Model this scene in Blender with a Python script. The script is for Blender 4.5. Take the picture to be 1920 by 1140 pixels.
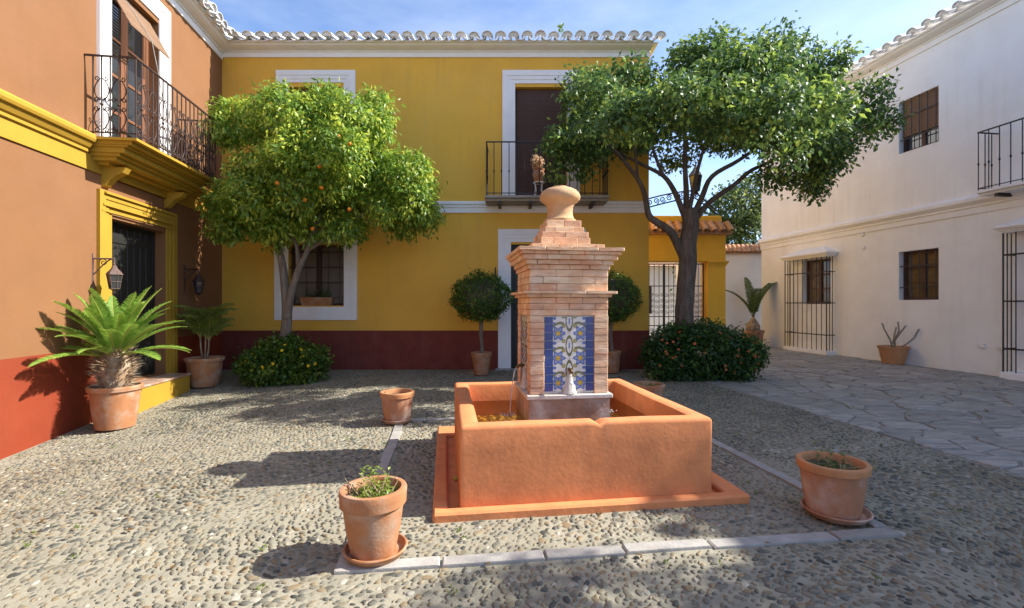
import bpy, math, random
import numpy as np
from mathutils import Vector, Matrix, noise
random.seed(7); rng = np.random.default_rng(7)
for o in list(bpy.data.objects): bpy.data.objects.remove(o)
scene = bpy.context.scene; COL = scene.collection

# ------------------------------------------------------------------ camera, sky, sun, exposure
F = 890.0; W, H = 1920, 1140; CH = 1.35           # focal length in photo pixels, camera height
cam = bpy.data.cameras.new('camera'); cam.sensor_width = 36; cam.lens = 36*F/W
cam.clip_start = .05; cam.clip_end = 1000
co = bpy.data.objects.new('camera', cam); COL.objects.link(co)
co.location = (0, 0, CH); co.rotation_euler = (math.pi/2, 0, 0); scene.camera = co
SUN = Vector((2.78, .23, 2.35))
world = bpy.data.worlds.new('World'); scene.world = world; world.use_nodes = True
wn = world.node_tree; wn.nodes.clear()
def wnode(t, **k):
    n = wn.nodes.new(t)
    for a, b in k.items(): setattr(n, a, b)
    return n
sky = wnode('ShaderNodeTexSky', sky_type='NISHITA', sun_disc=False, sun_elevation=math.atan2(SUN.z, math.hypot(SUN.x, SUN.y)),
            sun_rotation=math.atan2(SUN.x, SUN.y), air_density=.7, dust_density=1.0, ozone_density=4.0)
tc = wnode('ShaderNodeTexCoord'); mp = wnode('ShaderNodeMapping'); mp.inputs['Scale'].default_value = (1.4, 1.4, 4.5)
mp.inputs['Rotation'].default_value = (.15, .35, .4)
nz = wnode('ShaderNodeTexNoise'); nz.inputs['Scale'].default_value = 1.7; nz.inputs['Detail'].default_value = 7; nz.inputs['Roughness'].default_value = .58
cr = wnode('ShaderNodeValToRGB'); cr.color_ramp.elements[0].position = .42; cr.color_ramp.elements[1].position = .78
cr.color_ramp.elements[0].color = (.0, .0, .0, 1); cr.color_ramp.elements[1].color = (.17, .17, .17, 1)
mx = wnode('ShaderNodeMix', data_type='RGBA'); mx.inputs['B'].default_value = (6.6, 6.6, 6.6, 1)
bg = wnode('ShaderNodeBackground'); bg.inputs['Strength'].default_value = .132
out = wnode('ShaderNodeOutputWorld')
L = wn.links.new
L(tc.outputs['Generated'], mp.inputs['Vector']); L(mp.outputs['Vector'], nz.inputs['Vector']); L(nz.outputs['Fac'], cr.inputs['Fac'])
L(cr.outputs['Color'], mx.inputs['Factor']); L(sky.outputs['Color'], mx.inputs['A']); L(mx.outputs['Result'], bg.inputs['Color'])
L(bg.outputs['Background'], out.inputs['Surface'])
sl = bpy.data.lights.new('sun', 'SUN'); sl.energy = 3.9; sl.angle = math.radians(.5); sl.color = (1, .945, .86)
so = bpy.data.objects.new('sun', sl); COL.objects.link(so); so.location = (20, 2, 20)
so.rotation_euler = SUN.to_track_quat('Z', 'Y').to_euler()
vs = scene.view_settings; vs.view_transform = 'Standard'; vs.look = 'None'; vs.exposure = 1.42; vs.gamma = 1; vs.use_curve_mapping = False
scene.render.resolution_x = 1024; scene.render.resolution_y = 608

# ------------------------------------------------------------------ helpers
A = math.atan(.1417); SA, CA = math.sin(A), math.cos(A)
def at(u, v, Y): return Vector(((u-960)/F*Y, Y, CH+(570-v)/F*Y))
def gz(x, y):
    w = min(1, max(0, (-2.3-x)/3.0)); w = w*w*(3-2*w)
    return -.258*min(1.25, max(0, (9.85-y)/4.915))*w

class MB:
    def __init__(s): s.v = []; s.f = []
    def add(s, vs, fs):
        n = len(s.v); s.v += [tuple(p) for p in vs]; s.f += [tuple(i+n for i in q) for q in fs]; return s
    def box(s, x0, x1, y0, y1, z0, z1):
        return s.add([(x0,y0,z0),(x1,y0,z0),(x1,y1,z0),(x0,y1,z0),(x0,y0,z1),(x1,y0,z1),(x1,y1,z1),(x0,y1,z1)],
                     [(0,3,2,1),(4,5,6,7),(0,1,5,4),(1,2,6,5),(2,3,7,6),(3,0,4,7)])
    def bbox(s, x0, x1, y0, y1, z0, z1, b=.01):      # box with bevelled edges
        vs = []; 
        for (x, sx) in ((x0,1),(x1,-1)):
            for (y, sy) in ((y0,1),(y1,-1)):
                for (z, sz) in ((z0,1),(z1,-1)):
                    vs += [(x, y+sy*b, z+sz*b), (x+sx*b, y, z+sz*b), (x+sx*b, y+sy*b, z)]
        I = lambda i, j, k, c: ((i*2+j)*2+k)*3+c
        fs = []
        for i in (0,1): fs.append((I(i,0,0,0),I(i,1,0,0),I(i,1,1,0),I(i,0,1,0))); fs.append((I(0,i,0,1),I(1,i,0,1),I(1,i,1,1),I(0,i,1,1))); fs.append((I(0,0,i,2),I(1,0,i,2),I(1,1,i,2),I(0,1,i,2)))
        for i in (0,1):
            for j in (0,1):
                fs.append((I(i,j,0,0),I(i,j,1,0),I(i,j,1,1),I(i,j,0,1))); fs.append((I(i,0,j,0),I(i,1,j,0),I(i,1,j,2),I(i,0,j,2))); fs.append((I(0,i,j,1),I(1,i,j,1),I(1,i,j,2),I(0,i,j,2)))
                for k in (0,1): fs.append((I(i,j,k,0),I(i,j,k,1),I(i,j,k,2)))
        s.rec = True
        return s.add(vs, fs)
    def tube(s, pts, r, n=6, cap=True):
        pts = [Vector(p) for p in pts]; m = len(pts); rs = r if isinstance(r, (list, tuple)) else [r]*m
        t0 = (pts[1]-pts[0]).normalized(); u = t0.orthogonal().normalized(); vs = []; fs = []
        for i, p in enumerate(pts):
            t = (pts[min(i+1, m-1)]-pts[max(i-1, 0)])
            t = t.normalized() if t.length > 1e-9 else t0
            u = (u-t*u.dot(t)); u = u.normalized() if u.length > 1e-6 else t.orthogonal().normalized(); w = t.cross(u)
            for k in range(n):
                a = 2*math.pi*k/n; vs.append(p+(u*math.cos(a)+w*math.sin(a))*rs[i])
        for i in range(m-1):
            for k in range(n): fs.append((i*n+k, i*n+(k+1)%n, (i+1)*n+(k+1)%n, (i+1)*n+k))
        if cap: fs += [tuple(range(n))[::-1], tuple(range((m-1)*n, m*n))]
        return s.add(vs, fs)
    def lathe(s, prof, n=28, c=(0,0,0), closed=False):
        vs = []; fs = []; m = len(prof)
        for (r, z) in prof:
            for k in range(n):
                a = 2*math.pi*k/n; vs.append((c[0]+r*math.cos(a), c[1]+r*math.sin(a), c[2]+z))
        for i in range(m-1 if not closed else m):
            j = (i+1) % m
            for k in range(n): fs.append((i*n+k, i*n+(k+1)%n, j*n+(k+1)%n, j*n+k))
        if not closed:
            if prof[0][0] > 1e-4: fs.append(tuple(range(n))[::-1])
            if prof[-1][0] > 1e-4: fs.append(tuple(range((m-1)*n, m*n)))
        return s.add(vs, fs)
    def mould(s, prof, x0, x1):                       # profile (y,z) closed, run along x
        m = len(prof); vs = [(x0, y, z) for y, z in prof]+[(x1, y, z) for y, z in prof]
        fs = [(i, (i+1) % m, m+(i+1) % m, m+i) for i in range(m)]+[tuple(range(m))[::-1], tuple(range(m, 2*m))]
        s.rec = True
        return s.add(vs, fs)
    def prism(s, poly, z0, z1):                       # polygon in xy
        m = len(poly); vs = [(x, y, z0) for x, y in poly]+[(x, y, z1) for x, y in poly]
        return s.add(vs, [(i, (i+1) % m, m+(i+1) % m, m+i) for i in range(m)]+[tuple(range(m))[::-1], tuple(range(m, 2*m))])
    def mesh(s, name, mat=None, smooth=False, recalc=True):
        me = bpy.data.meshes.new(name); me.from_pydata(s.v, [], s.f)
        if recalc:
            import bmesh
            b = bmesh.new(); b.from_mesh(me); bmesh.ops.recalc_face_normals(b, faces=b.faces); b.to_mesh(me); b.free()
        if smooth: me.shade_smooth()
        if smooth == 'auto': me.set_sharp_from_angle(angle=math.radians(40))
        if mat: me.materials.append(mat)
        return me
    def build(s, name, mat, parent=None, smooth=False, recalc=True):
        return link(name, s.mesh(name, mat, smooth, recalc), parent)
def link(name, me, parent=None):
    o = bpy.data.objects.new(name, me); COL.objects.link(o); o.parent = parent; return o
def tag(o, label, cat, group=None):
    o['label'] = label; o['category'] = cat
    if group: o['group'] = group
    return o
def struct(o): o['kind'] = 'structure'; return o
def empty(name, loc=(0,0,0), rz=0, label=None, cat=None, group=None):
    o = bpy.data.objects.new(name, None); o.empty_display_size = .2; COL.objects.link(o); o.location = loc; o.rotation_euler = (0,0,rz)
    if label: tag(o, label, cat, group)
    return o

# ------------------------------------------------------------------ materials
def mat(name, base, rough=.85, var=.12, nscale=3, bump=.15, bscale=60, spec=.3, rand=0, attr=None, ramp=None, tint=None, tscale=1.2, tamt=.5, metal=0, stretch=None, detail=6, bdist=.01, pos=False, streak=None):
    m = bpy.data.materials.new(name); m.use_nodes = True; nt = m.node_tree; n = nt.nodes; l = nt.links.new
    p = n['Principled BSDF']; p.inputs['Roughness'].default_value = rough; p.inputs['Metallic'].default_value = metal
    p.inputs['Specular IOR Level'].default_value = spec
    t = n.new('ShaderNodeTexCoord'); vec = t.outputs['Object']
    if pos: vec = n.new('ShaderNodeNewGeometry').outputs['Position']
    if stretch:
        q = n.new('ShaderNodeMapping'); q.inputs['Scale'].default_value = stretch; l(vec, q.inputs['Vector']); vec = q.outputs['Vector']
    if rand or ramp and not attr:
        oi = n.new('ShaderNodeObjectInfo')
    if (rand or ramp and not attr) and not pos:
        ad = n.new('ShaderNodeVectorMath'); ad.operation = 'MULTIPLY_ADD'
        l(oi.outputs['Random'], ad.inputs[0]); ad.inputs[1].default_value = (37, 19, 53); l(vec, ad.inputs[2]); vec = ad.outputs['Vector']
    if attr:
        at_ = n.new('ShaderNodeAttribute'); at_.attribute_name = attr
    if ramp:
        c = n.new('ShaderNodeValToRGB'); c.color_ramp.interpolation = 'LINEAR'
        e = c.color_ramp.elements
        while len(e) < len(ramp): e.new(.5)
        for i, (pos, colr) in enumerate(ramp): e[i].position = pos; e[i].color = (*colr, 1)
        l(at_.outputs['Fac'] if attr else oi.outputs['Random'], c.inputs['Fac']); col = c.outputs['Color']
    elif attr: col = at_.outputs['Color']
    else:
        c = n.new('ShaderNodeRGB'); c.outputs[0].default_value = (*base, 1); col = c.outputs[0]
    def mix(a, b, fac, mode='MIX'):
        k = n.new('ShaderNodeMix'); k.data_type = 'RGBA'; k.blend_type = mode
        l(a, k.inputs['A'])
        if isinstance(b, tuple): k.inputs['B'].default_value = (*b, 1)
        else: l(b, k.inputs['B'])
        if isinstance(fac, float): k.inputs['Factor'].default_value = fac
        else: l(fac, k.inputs['Factor'])
        return k.outputs['Result']
    def noi(sc, det=detail, rg=.6):
        k = n.new('ShaderNodeTexNoise'); k.inputs['Scale'].default_value = sc; k.inputs['Detail'].default_value = det; k.inputs['Roughness'].default_value = rg
        l(vec, k.inputs['Vector']); return k.outputs['Fac']
    def rmp(f, a, b, lo=0., hi=1.):
        k = n.new('ShaderNodeMapRange'); k.inputs[1].default_value = a; k.inputs[2].default_value = b; k.inputs[3].default_value = lo; k.inputs[4].default_value = hi
        l(f, k.inputs[0]); return k.outputs[0]
    if streak:                                          # rain runs and patches: noise drawn out vertically, gated by a broad noise
        q = n.new('ShaderNodeMapping'); q.inputs['Scale'].default_value = (5, 5, .35); l(vec, q.inputs['Vector'])
        k = n.new('ShaderNodeTexNoise'); k.inputs['Scale'].default_value = 1.6; k.inputs['Detail'].default_value = 5; l(q.outputs['Vector'], k.inputs['Vector'])
        g = n.new('ShaderNodeMath'); g.operation = 'MULTIPLY'; l(rmp(k.outputs['Fac'], .5, .75, 0., 1.), g.inputs[0]); l(rmp(noi(.7, 3), .42, .66, 0., streak[1]), g.inputs[1])
        col = mix(col, streak[0], g.outputs[0])
    if tint: col = mix(col, tint, rmp(noi(tscale), .45, .72, 0., tamt))
    if rand:
        hs = n.new('ShaderNodeHueSaturation'); l(col, hs.inputs['Color']); l(rmp(oi.outputs['Random'], 0, 1, 1-rand, 1+rand), hs.inputs['Value']); col = hs.outputs['Color']
    if var:
        hs = n.new('ShaderNodeHueSaturation'); l(col, hs.inputs['Color']); l(rmp(noi(nscale), .28, .72, 1-var, 1+var), hs.inputs['Value']); col = hs.outputs['Color']
    l(col, p.inputs['Base Color'])
    if bump:
        b = n.new('ShaderNodeBump'); b.inputs['Strength'].default_value = bump; b.inputs['Distance'].default_value = bdist; l(noi(bscale, 4), b.inputs['Height']); l(b.outputs['Normal'], p.inputs['Normal'])
    return m
M = {}
M['orange'] = mat('orange_plaster', (.222,.104,.043), var=.08, nscale=1.3, bump=.25, bscale=26, tint=(.25,.128,.066), tscale=.9, tamt=.4, streak=((.185,.086,.038), .4))
M['red'] = mat('red_plaster', (.225,.036,.012), var=.1, nscale=2, bump=.25, bscale=26, tint=(.23,.052,.022), tscale=1.5, tamt=.4, streak=((.26,.085,.045), .35))
M['yellow'] = mat('ochre_plaster', (.75,.425,.06), var=.08, nscale=1.1, bump=.25, bscale=24, tint=(.68,.40,.085), tscale=.8, tamt=.7, streak=((.58,.34,.07), .7))
M['trim'] = mat('yellow_trim_paint', (.40,.24,.026), rough=.7, var=.06, bump=.2, bscale=40)
M['oxblood'] = mat('oxblood_paint', (.17,.036,.024), rough=.75, var=.15, nscale=4, bump=.25, bscale=26, tint=(.22,.07,.05), tscale=3, tamt=.35, streak=((.24,.11,.08), .4))
M['white'] = mat('white_limewash', (.85,.845,.83), var=.045, nscale=1.6, bump=.35, bscale=14, tint=(.78,.755,.715), tscale=1.1, tamt=.6, streak=((.68,.65,.60), .6))
M['whitetrim'] = mat('white_trim_paint', (.82,.81,.80), rough=.65, var=.03, nscale=5, bump=.15, bscale=40, tint=(.7,.68,.64), tscale=3, tamt=.3)
M['tile'] = mat('whitewashed_tile', (.80,.79,.77), rough=.85, var=.14, nscale=14, bump=.4, bscale=60, rand=.12, tint=(.50,.46,.41), tscale=9, tamt=.5)
M['clay'] = mat('clay_tile', (.46,.24,.12), rough=.9, var=.25, nscale=12, bump=.4, bscale=50, rand=.2, tint=(.5,.42,.32), tscale=7, tamt=.7)
M['gold'] = mat('sun_brightened_yellow_paint', (.78,.46,.05), rough=.75, var=.06, bump=.2, bscale=30, streak=((.6,.36,.06), .4))  # yellow made brighter, standing in for sunlight on the gate wall
M['iron'] = mat('black_iron', (.018,.016,.016), rough=.5, var=.2, nscale=20, bump=.1, bscale=120, spec=.5)
M['rust'] = mat('dark_brown_iron', (.045,.024,.018), rough=.6, var=.3, nscale=16, bump=.15, bscale=120, spec=.4)
M['wood'] = mat('dark_wood', (.075,.036,.022), rough=.55, var=.3, nscale=5, stretch=(14,14,1), bump=.2, bscale=10, spec=.4)
M['woodlt'] = mat('brown_wood', (.20,.088,.045), rough=.5, var=.25, nscale=5, stretch=(14,14,1), bump=.2, bscale=10, spec=.4)
M['blackwood'] = mat('black_door_wood', (.022,.022,.019), rough=.5, var=.3, nscale=6, stretch=(12,12,1), bump=.25, bscale=10, spec=.45)
M['slat'] = mat('slatted_blind_wood', (.10,.055,.042), rough=.7, var=.2, nscale=6, stretch=(2,12,30), bump=.1, bscale=20, rand=.1)
M['slatlt'] = mat('pale_blind_wood', (.24,.145,.085), rough=.7, var=.2, nscale=6, stretch=(2,12,30), bump=.1, bscale=20, rand=.15)
M['glass'] = mat('window_glass', (.03,.035,.04), rough=.06, var=0, bump=.03, bscale=3, spec=.9)
M['amber'] = mat('window_glass_amber_curtain', (.13,.085,.045), rough=.12, var=.35, nscale=7, bump=.03, bscale=3, spec=.8)
M['lattice'] = mat('lattice_shutter_wood', (.07,.04,.03), rough=.6, var=.2, nscale=10, bump=.1, bscale=30)
M['room'] = mat('pale_lattice_backing', (.62,.54,.46), var=.2, nscale=5, bump=0)
M['terra'] = mat('terracotta', (.37,.165,.072), rough=.85, var=.14, nscale=7, bump=.25, bscale=70, tint=(.42,.32,.24), tscale=6, tamt=.8, rand=.06)
M['terraold'] = mat('weathered_terracotta', (.40,.185,.10), rough=.9, var=.15, nscale=9, bump=.3, bscale=70, tint=(.50,.42,.36), tscale=4, tamt=.9)
M['rimterra'] = mat('bare_terracotta_rim', (.50,.23,.10), rough=.85, var=.15, nscale=12, bump=.3, bscale=70, tint=(.30,.22,.13), tscale=9, tamt=.4)
M['basin'] = mat('terracotta_render', (.66,.243,.094), rough=.92, var=.13, nscale=5, bump=.22, bscale=30, tint=(.44,.165,.072), tscale=4.5, tamt=.6, streak=((.50,.24,.13), .4))
M['brick'] = mat('weathered_brick', (.5,.25,.14), rough=.9, var=.2, nscale=11, bump=.7, bscale=45, stretch=(.55,.55,1.5), pos=True, tint=(.80,.66,.47), tscale=8, tamt=1.0, streak=((.40,.25,.18), .9),
                 ramp=[(0,(.67,.38,.22)),(.22,(.73,.48,.29)),(.45,(.65,.35,.20)),(.7,(.74,.51,.31)),(.85,(.68,.40,.24)),(1,(.62,.36,.22))])
M['mortar'] = mat('brick_mortar', (.64,.44,.29), rough=.95, var=.25, nscale=15, bump=.4, bscale=80)
M['finial'] = mat('cast_clay_finial', (.52,.34,.18), rough=.9, var=.14, nscale=12, bump=.4, bscale=50, tint=(.48,.26,.14), tscale=7, tamt=.7)
M['stonewet'] = mat('wet_stained_stone', (.34,.20,.13), rough=.35, var=.3, nscale=9, bump=.4, bscale=40, tint=(.62,.57,.52), tscale=5, tamt=.8, spec=.5)
M['marble'] = mat('pale_marble_ledge', (.62,.57,.52), rough=.4, var=.12, nscale=9, bump=.2, bscale=40, tint=(.42,.30,.2), tscale=6, tamt=.6)
M['lime'] = mat('limescale', (.58,.555,.50), rough=.6, var=.2, nscale=20, bump=.8, bscale=60, tint=(.45,.42,.34), tscale=14, tamt=.6)
M['bronze'] = mat('bronze_spout', (.16,.10,.04), rough=.4, var=.2, metal=.7, bump=.1)
M['ttile'] = mat('painted_glazed_tile', (1,1,1), rough=.16, var=.05, nscale=12, bump=.08, bscale=40, attr='col', spec=.6)
M['kerb'] = mat('pale_marble_kerb', (.33,.317,.29), rough=.85, var=.18, nscale=9, bump=.4, bscale=50, tint=(.30,.275,.24), tscale=6, tamt=.7, rand=.12)
M['mortarg'] = mat('cobble_mortar', (.285,.265,.20), rough=.95, var=.2, nscale=4, bump=.7, bscale=45, tint=(.21,.195,.135), tscale=.7, tamt=.7)
PR = [(0,(0.053,0.056,0.047)),(0.12,(0.095,0.095,0.078)),(0.28,(0.164,0.152,0.112)),(0.46,(0.21,0.189,0.131)),(0.6,(0.141,0.135,0.104)),(0.76,(0.236,0.196,0.125)),(0.88,(0.206,0.152,0.085)),(0.95,(0.289,0.266,0.203)),(1,(0.396,0.377,0.313))]
M['pebble'] = mat('river_cobble', (1,1,1), rough=.6, var=.16, nscale=25, bump=.2, bscale=140, ramp=PR, attr='tone', bdist=.003)
M['pebble1'] = mat('river_cobble_single', (1,1,1), rough=.6, var=.16, nscale=25, bump=.2, bscale=140, ramp=PR, bdist=.003)
M['flag'] = mat('grey_slate_flagstone', (.31,.295,.265), rough=.7, var=.42, nscale=7, bump=.6, bscale=9, rand=.14, stretch=(.5,3.2,1), tint=(.40,.36,.30), tscale=3.2, tamt=.8, bdist=.02)
M['joint'] = mat('paving_joint', (.29,.265,.22), rough=.95, var=.3, nscale=6, bump=.6, bscale=40)
M['earth'] = mat('dry_earth', (.22,.17,.11), rough=.95, var=.2, nscale=.6, bump=.5, bscale=8)
M['soil'] = mat('potting_soil', (.10,.075,.05), rough=.95, var=.5, nscale=40, bump=.9, bscale=60, tint=(.14,.15,.05), tscale=18, tamt=.8)
M['bark'] = mat('grey_bark', (.17,.135,.105), rough=.9, var=.3, nscale=7, stretch=(4,4,1), bump=.7, bscale=16, bdist=.02, tint=(.27,.25,.21), tscale=4, tamt=.6)
M['bark2'] = mat('dark_bark', (.115,.085,.065), rough=.9, var=.3, nscale=7, stretch=(4,4,1), bump=.8, bscale=16, bdist=.02, tint=(.22,.19,.16), tscale=3, tamt=.6)
M['husk'] = mat('palm_leaf_base', (.28,.19,.115), rough=.9, var=.4, nscale=12, bump=.3, bscale=40, tint=(.5,.43,.34), tscale=8, tamt=.7)
M['dry'] = mat('dry_twig', (.36,.27,.16), rough=.9, var=.25, nscale=10, bump=.2)
M['dried'] = mat('dried_flower', (.62,.47,.30), rough=.95, var=.2, nscale=20, bump=.3)
M['succ'] = mat('bare_succulent_stem', (.28,.25,.2), rough=.7, var=.2, nscale=10, bump=.3)
M['fruit'] = mat('orange_fruit', (.60,.20,.015), rough=.55, var=.06, nscale=8, bump=.2, bscale=90)
M['lime_fruit'] = mat('green_fruit', (.35,.42,.06), rough=.5, var=.08, bump=.1)
M['yflower'] = mat('yellow_flower', (.85,.60,.02), rough=.7, var=.15, nscale=40, bump=.3, bscale=60, rand=.1)
M['oflower'] = mat('orange_flower', (.62,.17,.06), rough=.7, var=.2, nscale=40, bump=.3, bscale=60, rand=.15)
M['lampmetal'] = mat('pinkish_lantern_metal', (.13,.085,.07), rough=.5, var=.25, nscale=20, bump=.2, spec=.5)
M['plastic'] = mat('white_plastic_box', (.78,.77,.74), rough=.5, var=.03, bump=.05)
def leafmat(name, trans=.3, rough=.42, spec=.45):
    m = bpy.data.materials.new(name); m.use_nodes = True; nt = m.node_tree; n = nt.nodes; l = nt.links.new
    p = n['Principled BSDF']; p.inputs['Roughness'].default_value = rough; p.inputs['Specular IOR Level'].default_value = spec
    a = n.new('ShaderNodeAttribute'); a.attribute_name = 'col'; l(a.outputs['Color'], p.inputs['Base Color'])
    t = n.new('ShaderNodeBsdfTranslucent'); h = n.new('ShaderNodeHueSaturation'); h.inputs['Value'].default_value = 1.5; h.inputs['Hue'].default_value = .485
    l(a.outputs['Color'], h.inputs['Color']); l(h.outputs['Color'], t.inputs['Color'])
    s = n.new('ShaderNodeMixShader'); s.inputs['Fac'].default_value = trans; l(p.outputs[0], s.inputs[1]); l(t.outputs[0], s.inputs[2])
    l(s.outputs[0], n['Material Output'].inputs['Surface']); return m
M['leaf'] = leafmat('foliage', .38); M['leafg'] = leafmat('glossy_foliage', .28, .48, .4)
def watermat():
    m = bpy.data.materials.new('basin_water'); m.use_nodes = True; n = m.node_tree.nodes; l = m.node_tree.links.new; n.remove(n['Principled BSDF'])
    t = n.new('ShaderNodeTexCoord'); k = n.new('ShaderNodeTexNoise'); k.inputs['Scale'].default_value = 16; k.inputs['Detail'].default_value = 3; l(t.outputs['Object'], k.inputs['Vector'])
    b = n.new('ShaderNodeBump'); b.inputs['Strength'].default_value = .35; b.inputs['Distance'].default_value = .02; l(k.outputs['Fac'], b.inputs['Height'])
    g = n.new('ShaderNodeBsdfGlossy'); g.inputs['Roughness'].default_value = .02; l(b.outputs['Normal'], g.inputs['Normal'])
    r = n.new('ShaderNodeBsdfTransparent'); r.inputs['Color'].default_value = (.92,.80,.52,1)
    f = n.new('ShaderNodeFresnel'); f.inputs['IOR'].default_value = 1.33; l(b.outputs['Normal'], f.inputs['Normal'])
    x = n.new('ShaderNodeMixShader'); l(f.outputs[0], x.inputs['Fac']); l(r.outputs[0], x.inputs[1]); l(g.outputs[0], x.inputs[2]); l(x.outputs[0], n['Material Output'].inputs['Surface'])
    return m
M['water'] = watermat()
jet = bpy.data.materials.new('falling_water'); jet.use_nodes = True; p = jet.node_tree.nodes['Principled BSDF']
p.inputs['Base Color'].default_value = (.9,.93,.95,1); p.inputs['Roughness'].default_value = .1; p.inputs['Transmission Weight'].default_value = .6; p.inputs['IOR'].default_value = 1.33
M['jet'] = jet
M['basinfloor'] = mat('algae_stained_basin_floor', (.62,.40,.09), rough=.8, var=.25, nscale=5, bump=.3, bscale=20, tint=(.30,.17,.06), tscale=3.5, tamt=.7)

# ------------------------------------------------------------------ wall building blocks; wall frame: x right as you face it, y into the wall, z up
def wall_mesh(x0, x1, z0, z1, holes, y0=0., rev=.2, edge=None):
    xs = sorted({x0, x1, *[h[0] for h in holes], *[h[1] for h in holes]}); zs = sorted({z0, z1, *[h[2] for h in holes], *[h[3] for h in holes]})
    xs = [x for x in xs if x0 <= x <= x1]; zs = [z for z in zs if z0 <= z <= z1]
    b = MB()
    inh = lambda x, z: any(h[0] < x < h[1] and h[2] < z < h[3] for h in holes)
    for i in range(len(xs)-1):
        for j in range(len(zs)-1):
            a, c, d, e = xs[i], xs[i+1], zs[j], zs[j+1]
            if inh((a+c)/2, (d+e)/2): continue
            b.add([(a,y0,d),(c,y0,d),(c,y0,e),(a,y0,e)], [(0,1,2,3)])
    for (a, c, d, e) in holes:
        d2, e2 = max(d, z0), min(e, z1)
        if e2 <= d2: continue
        y1 = rev if edge is None else edge
        b.add([(a,y0,d2),(a,y1,d2),(a,y1,e2),(a,y0,e2)], [(0,1,2,3)]); b.add([(c,y0,d2),(c,y1,d2),(c,y1,e2),(c,y0,e2)], [(3,2,1,0)])
        if e <= z1: b.add([(a,y0,e),(c,y0,e),(c,y1,e),(a,y1,e)], [(3,2,1,0)])
        if d > z0: b.add([(a,y0,d),(c,y0,d),(c,y1,d),(a,y1,d)], [(0,1,2,3)])
    if edge is not None:
        b.add([(x0,y0,z1),(x1,y0,z1),(x1,edge,z1),(x0,edge,z1)], [(0,1,2,3)])
        b.add([(x0,y0,z0),(x0,y0,z1),(x0,edge,z1),(x0,edge,z0)], [(0,1,2,3)]); b.add([(x1,y0,z0),(x1,y0,z1),(x1,edge,z1),(x1,edge,z0)], [(3,2,1,0)])
    return b
def ring(b, x0, x1, z0, z1, w, y0, y1, sides='lrtb'):
    l, r, t, bo = [s in sides for s in 'lrtb']
    if l: b.box(x0, x0+w, y0, y1, z0, z1)
    if r: b.box(x1-w, x1, y0, y1, z0, z1)
    if t: b.box(x0+(w if l else 0), x1-(w if r else 0), y0, y1, z1-w, z1)
    if bo: b.box(x0+(w if l else 0), x1-(w if r else 0), y0, y1, z0, z0+w)
    return b
def surround(par, x0, x1, z0, z1, w, m, sides='lrtb', name='surround'):   # stepped door/window surround, x0..z1 outer
    b = MB(); ring(b, x0, x1, z0, z1, w*.42, -.045, .0, sides)
    d = w*.42; zb = z0+(d if 'b' in sides else 0)
    ring(b, x0+d, x1-d, zb, z1-d, w*.3, -.032, .0, sides)
    d2 = w*.72; zb2 = z0+(d2 if 'b' in sides else 0)
    ring(b, x0+d2, x1-d2, zb2, z1-d2, w*.28, -.02, .0, sides)
    return b.build(name, m, par)
def half_tile(r0, r1, ln, up=True, n=9, th=.014):
    b = MB(); sgn = 1 if up else -1
    for (rr, k) in ((1, 0), (1-th/r0, 1)):
        for (y, r) in ((0, r0), (ln, r1)):
            for i in range(n):
                a = math.pi*i/(n-1); b.v.append((r*rr*math.cos(a), y, sgn*r*rr*math.sin(a)*.8))
    for i in range(n-1):
        b.f += [(i, i+1, n+i+1, n+i), (2*n+i, 3*n+i, 3*n+i+1, 2*n+i+1), (i, 2*n+i, 2*n+i+1, i+1), (n+i, n+i+1, 3*n+i+1, 3*n+i)]
    b.f += [(0, n, 3*n, 2*n), (n-1, 2*n+n-1, 3*n+n-1, 2*n-1)]
    return b
def plugged(r0, r1, ln, rec=.03):
    b = half_tile(r0, r1, ln); n = 9; k = len(b.v); rr = r0*.9
    b.v += [(rr*math.cos(math.pi*i/(n-1)), rec+.01*math.sin(i*1.7), rr*.8*math.sin(math.pi*i/(n-1))-.004) for i in range(n)]; b.f.append(tuple(range(k, k+n))[::-1]); return b
TC = plugged(.112, .095, .46).mesh('roof_tile', M['tile'], 'auto'); TD = half_tile(.112, .095, .46, False).mesh('roof_tile', M['tile'], 'auto')
TCC = half_tile(.1, .085, .42).mesh('roof_tile', M['clay'], 'auto'); TDC = half_tile(.1, .085, .42, False).mesh('roof_tile', M['clay'], 'auto')
def eave_tiles(roof, x0, x1, y, z, pitch=.262, slope=.32, cov=TC, cha=TD, rows=1):
    n = int(round((x1-x0)/pitch)); p = (x1-x0)/n
    for r in range(rows):
        for i in range(n+1):
            dy = r*.36; dz = math.tan(slope)*dy + r*.012
            o = link('roof_tile', cov, roof); o.location = (x0+i*p, y+dy+random.uniform(-.025, .02), z+.045+dz+random.uniform(-.008, .008)); o.rotation_euler = (slope+random.uniform(-.03, .03), random.uniform(-.05, .05), random.uniform(-.05, .05))
            if i < n:
                o = link('roof_tile', cha, roof); o.location = (x0+(i+.5)*p, y+.05+dy+random.uniform(-.02, .02), z+.075+dz); o.rotation_euler = (slope, random.uniform(-.04, .04), random.uniform(-.04, .04))
def cornice(par, x0, x1, zb, m, name='cornice', s=1.0, p=1.0):
    pr = [(0,zb),(-.03*p,zb),(-.03*p,zb+.115*s),(-.055*p,zb+.12*s),(-.055*p,zb+.145*s),(-.09*p,zb+.152*s),(-.15*p,zb+.165*s),(-.205*p,zb+.19*s),(-.235*p,zb+.225*s),(-.27*p,zb+.228*s),(-.27*p,zb+.262*s),(0,zb+.265*s)]
    b = MB(); b.mould(pr, x0, x1); return b.build(name, m, par)
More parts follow.
